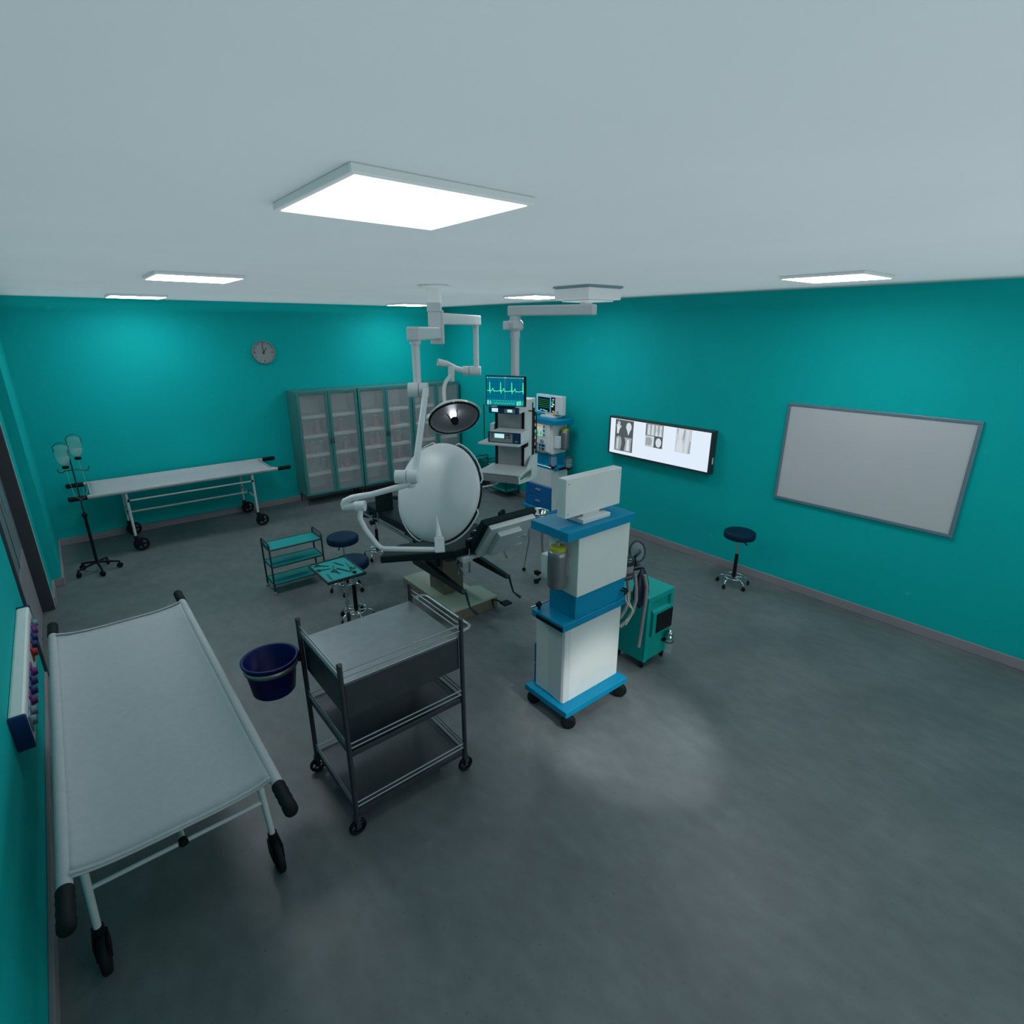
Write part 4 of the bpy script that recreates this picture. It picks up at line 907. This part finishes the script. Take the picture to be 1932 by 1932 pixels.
hand = [(.10,.55),(.20,.55),(.24,.68),(.34,.80),(.31,.83),(.25,.77),(.27,.93),(.24,.94),(.21,.82),(.20,.97),(.17,.97),(.165,.82),(.14,.94),(.115,.93),(.125,.79),(.08,.86),(.06,.84),(.09,.70)]
film('dark x-ray film showing a hand and a head', 4.872, 4.565, 1.195, 1.622, [(2,hand), ell(.75,.80,.15,.14), (2,[(.66,.70),(.84,.70),(.78,.58),(.75,.53),(.72,.58)]), (1,[(.05,.02),(.33,.02),(.40,.25),(.36,.44),(.20,.48),(.08,.42)]), (2,[(.14,.04),(.20,.04),(.22,.40),(.14,.40)]), (1,[(.55,.02),(.92,.02),(.93,.30),(.96,.46),(.55,.46),(.62,.30)]), (2,[(.66,.04),(.84,.04),(.82,.40),(.70,.40)])])
film('middle x-ray film of paired limb bones', 4.362, 4.09, 1.327, 1.627, [(3,[(.0,.0),(.5,.0),(.5,.48),(.0,.48)]), (1,[(.06,.5),(.98,.5),(.98,.98),(.06,.98)]), (2,[(.12,.52),(.26,.52),(.24,.96),(.14,.96)]), (2,[(.34,.52),(.48,.52),(.46,.98),(.36,.98)]), (2,[(.56,.52),(.72,.52),(.66,.75),(.68,.97),(.58,.97),(.60,.75)]), (2,[(.78,.52),(.93,.52),(.89,.75),(.92,.97),(.80,.97),(.82,.75)]), (1,[(.05,.06),(.35,.06),(.45,.30),(.30,.42),(.05,.40)]), (2,[(.40,.04),(.52,.04),(.52,.46),(.42,.46)]), ell(.78,.24,.16,.20)])
film('pale x-ray film of knees, closest to the whiteboard', 3.90, 3.68, 1.329, 1.627, [(3,[(.0,.0),(1,.0),(1,1),(0,1)]), (1,[(.10,.70),(.16,.98),(.06,.98)]), (2,[(.06,.02),(.50,.02),(.48,.30),(.36,.62),(.50,.98),(.14,.98),(.22,.62),(.10,.30)]), (1,[(.55,.40),(.62,.98),(.52,.98),(.46,.62)]), (2,[(.64,.02),(.78,.02),(.80,.60),(.86,.97),(.64,.97),(.70,.60)]), (1,[(.86,.02),(.98,.02),(.98,.55),(.90,.50)])])

# ------------------------------------------------------------------ whiteboard
wb = thing('whiteboard', 'large blank whiteboard in a blue-grey frame on the right wall', 'whiteboard', (XR, 1.81, 1.02))
WY0, WY1, WZ0, WZ1 = 1.0, 2.62, 1.015, 2.06
W('surface', MB().box(XR-.022,XR,WY0+.01,WY1-.01,WZ0+.01,WZ1-.01), M_board, wb)
W('frame', MB().box(XR-.032,XR,WY0,WY1,WZ0,WZ0+.03).box(XR-.032,XR,WY0,WY1,WZ1-.03,WZ1).box(XR-.032,XR,WY0,WY0+.03,WZ0+.03,WZ1-.03).box(XR-.032,XR,WY1-.03,WY1,WZ0+.03,WZ1-.03), M_alu, wb, bevel=.004)

# ------------------------------------------------------------------ gas panel on the left wall
gp = thing('bedhead_gas_panel', 'long white gas outlet panel with coloured sockets on the wall beside the near stretcher', 'gas panel', (XL, 4.3, .65))
GX = XL+.075
W('housing', MB().box(XL,GX,3.52,5.06,.64,.85), M_white2, gp, bevel=.015)
for y0, y1 in ((3.50,3.52),(5.06,5.08)): W('end_cap', MB().box(XL,GX+.003,y0,y1,.637,.853), M_devblue, gp, bevel=.008, label='navy end cap')
for y, m_ in ((4.95,M_alu),(4.82,M_purple),(4.70,M_bluep),(4.58,M_bluep),(4.46,M_red)):
    s_ = W('outlet', MB().box(GX,GX+.008,y-.045,y+.045,.70,.80), m_, gp, bevel=.003)
    W('socket', MB().cyl((GX+.008,y,.75),(GX+.03,y,.75), .028, .024, 18), m_, s_)
for y, m_ in ((4.18,M_purple),(4.06,M_bluep),(3.94,M_bluep),(3.82,M_purple),(3.70,M_alu),(3.60,M_alu)):
    s_ = W('outlet', MB().box(GX,GX+.008,y-.045,y+.045,.70,.80), m_, gp, bevel=.003)
    W('socket', MB().cyl((GX+.008,y,.75),(GX+.03,y,.75), .028, .024, 18), m_, s_)

# ------------------------------------------------------------------ lights, world, camera
def area(name, loc, rot, sx, sy, power, col=(1,1,1)):
    l = bpy.data.lights.new(name, 'AREA'); l.shape = 'RECTANGLE'; l.size = sx; l.size_y = sy; l.energy = power; l.color = col
    o = bpy.data.objects.new(name, l); COL.objects.link(o); o.location = loc; o.rotation_euler = rot; return o
area('indirect_ceiling_light', ((XL+XR)/2, 4.1, 3.02), (PI, 0, 0), 6.0, 10.0, 72, (.93, .985, 1.0))  # unseen fill lamp added below the ceiling to brighten it
sp = bpy.data.lights.new('examination_spot', 'SPOT'); sp.energy = 400; sp.spot_size = math.radians(20.5); sp.spot_blend = .65; sp.shadow_soft_size = .06; sp.color = (1, .99, .96)
so = bpy.data.objects.new('examination_spot', sp); COL.objects.link(so); so.location = (2.35, -.9, 3.0)
so.rotation_euler = (Vector((2.72, 1.98, .1))-so.location).to_track_quat('-Z', 'Y').to_euler()
area('added_front_fill', (3.0, YF+.06, 1.75), (PI/2, 0, 0), 5.0, 1.5, 42, (.95, .985, 1.0))  # fill lamp added behind the camera; the front wall has no window
w = bpy.data.worlds.new('world'); SC.world = w; w.use_nodes = True
w.node_tree.nodes['Background'].inputs[0].default_value = (.5, .6, .65, 1); w.node_tree.nodes['Background'].inputs[1].default_value = .1

cam = bpy.data.cameras.new('camera'); co = bpy.data.objects.new('camera', cam); COL.objects.link(co)
co.location = (0, 0, 2.8)
cam.sensor_width = 36; cam.lens = 36*1026.32/1932; cam.clip_start = .05
co.rotation_euler = (PI/2-math.radians(18.6553), 0, -math.radians(39.5015))
SC.camera = co
SC.view_settings.view_transform = 'Standard'; SC.view_settings.look = 'None'
SC.view_settings.exposure = 0; SC.view_settings.gamma = 1; SC.view_settings.use_curve_mapping = False
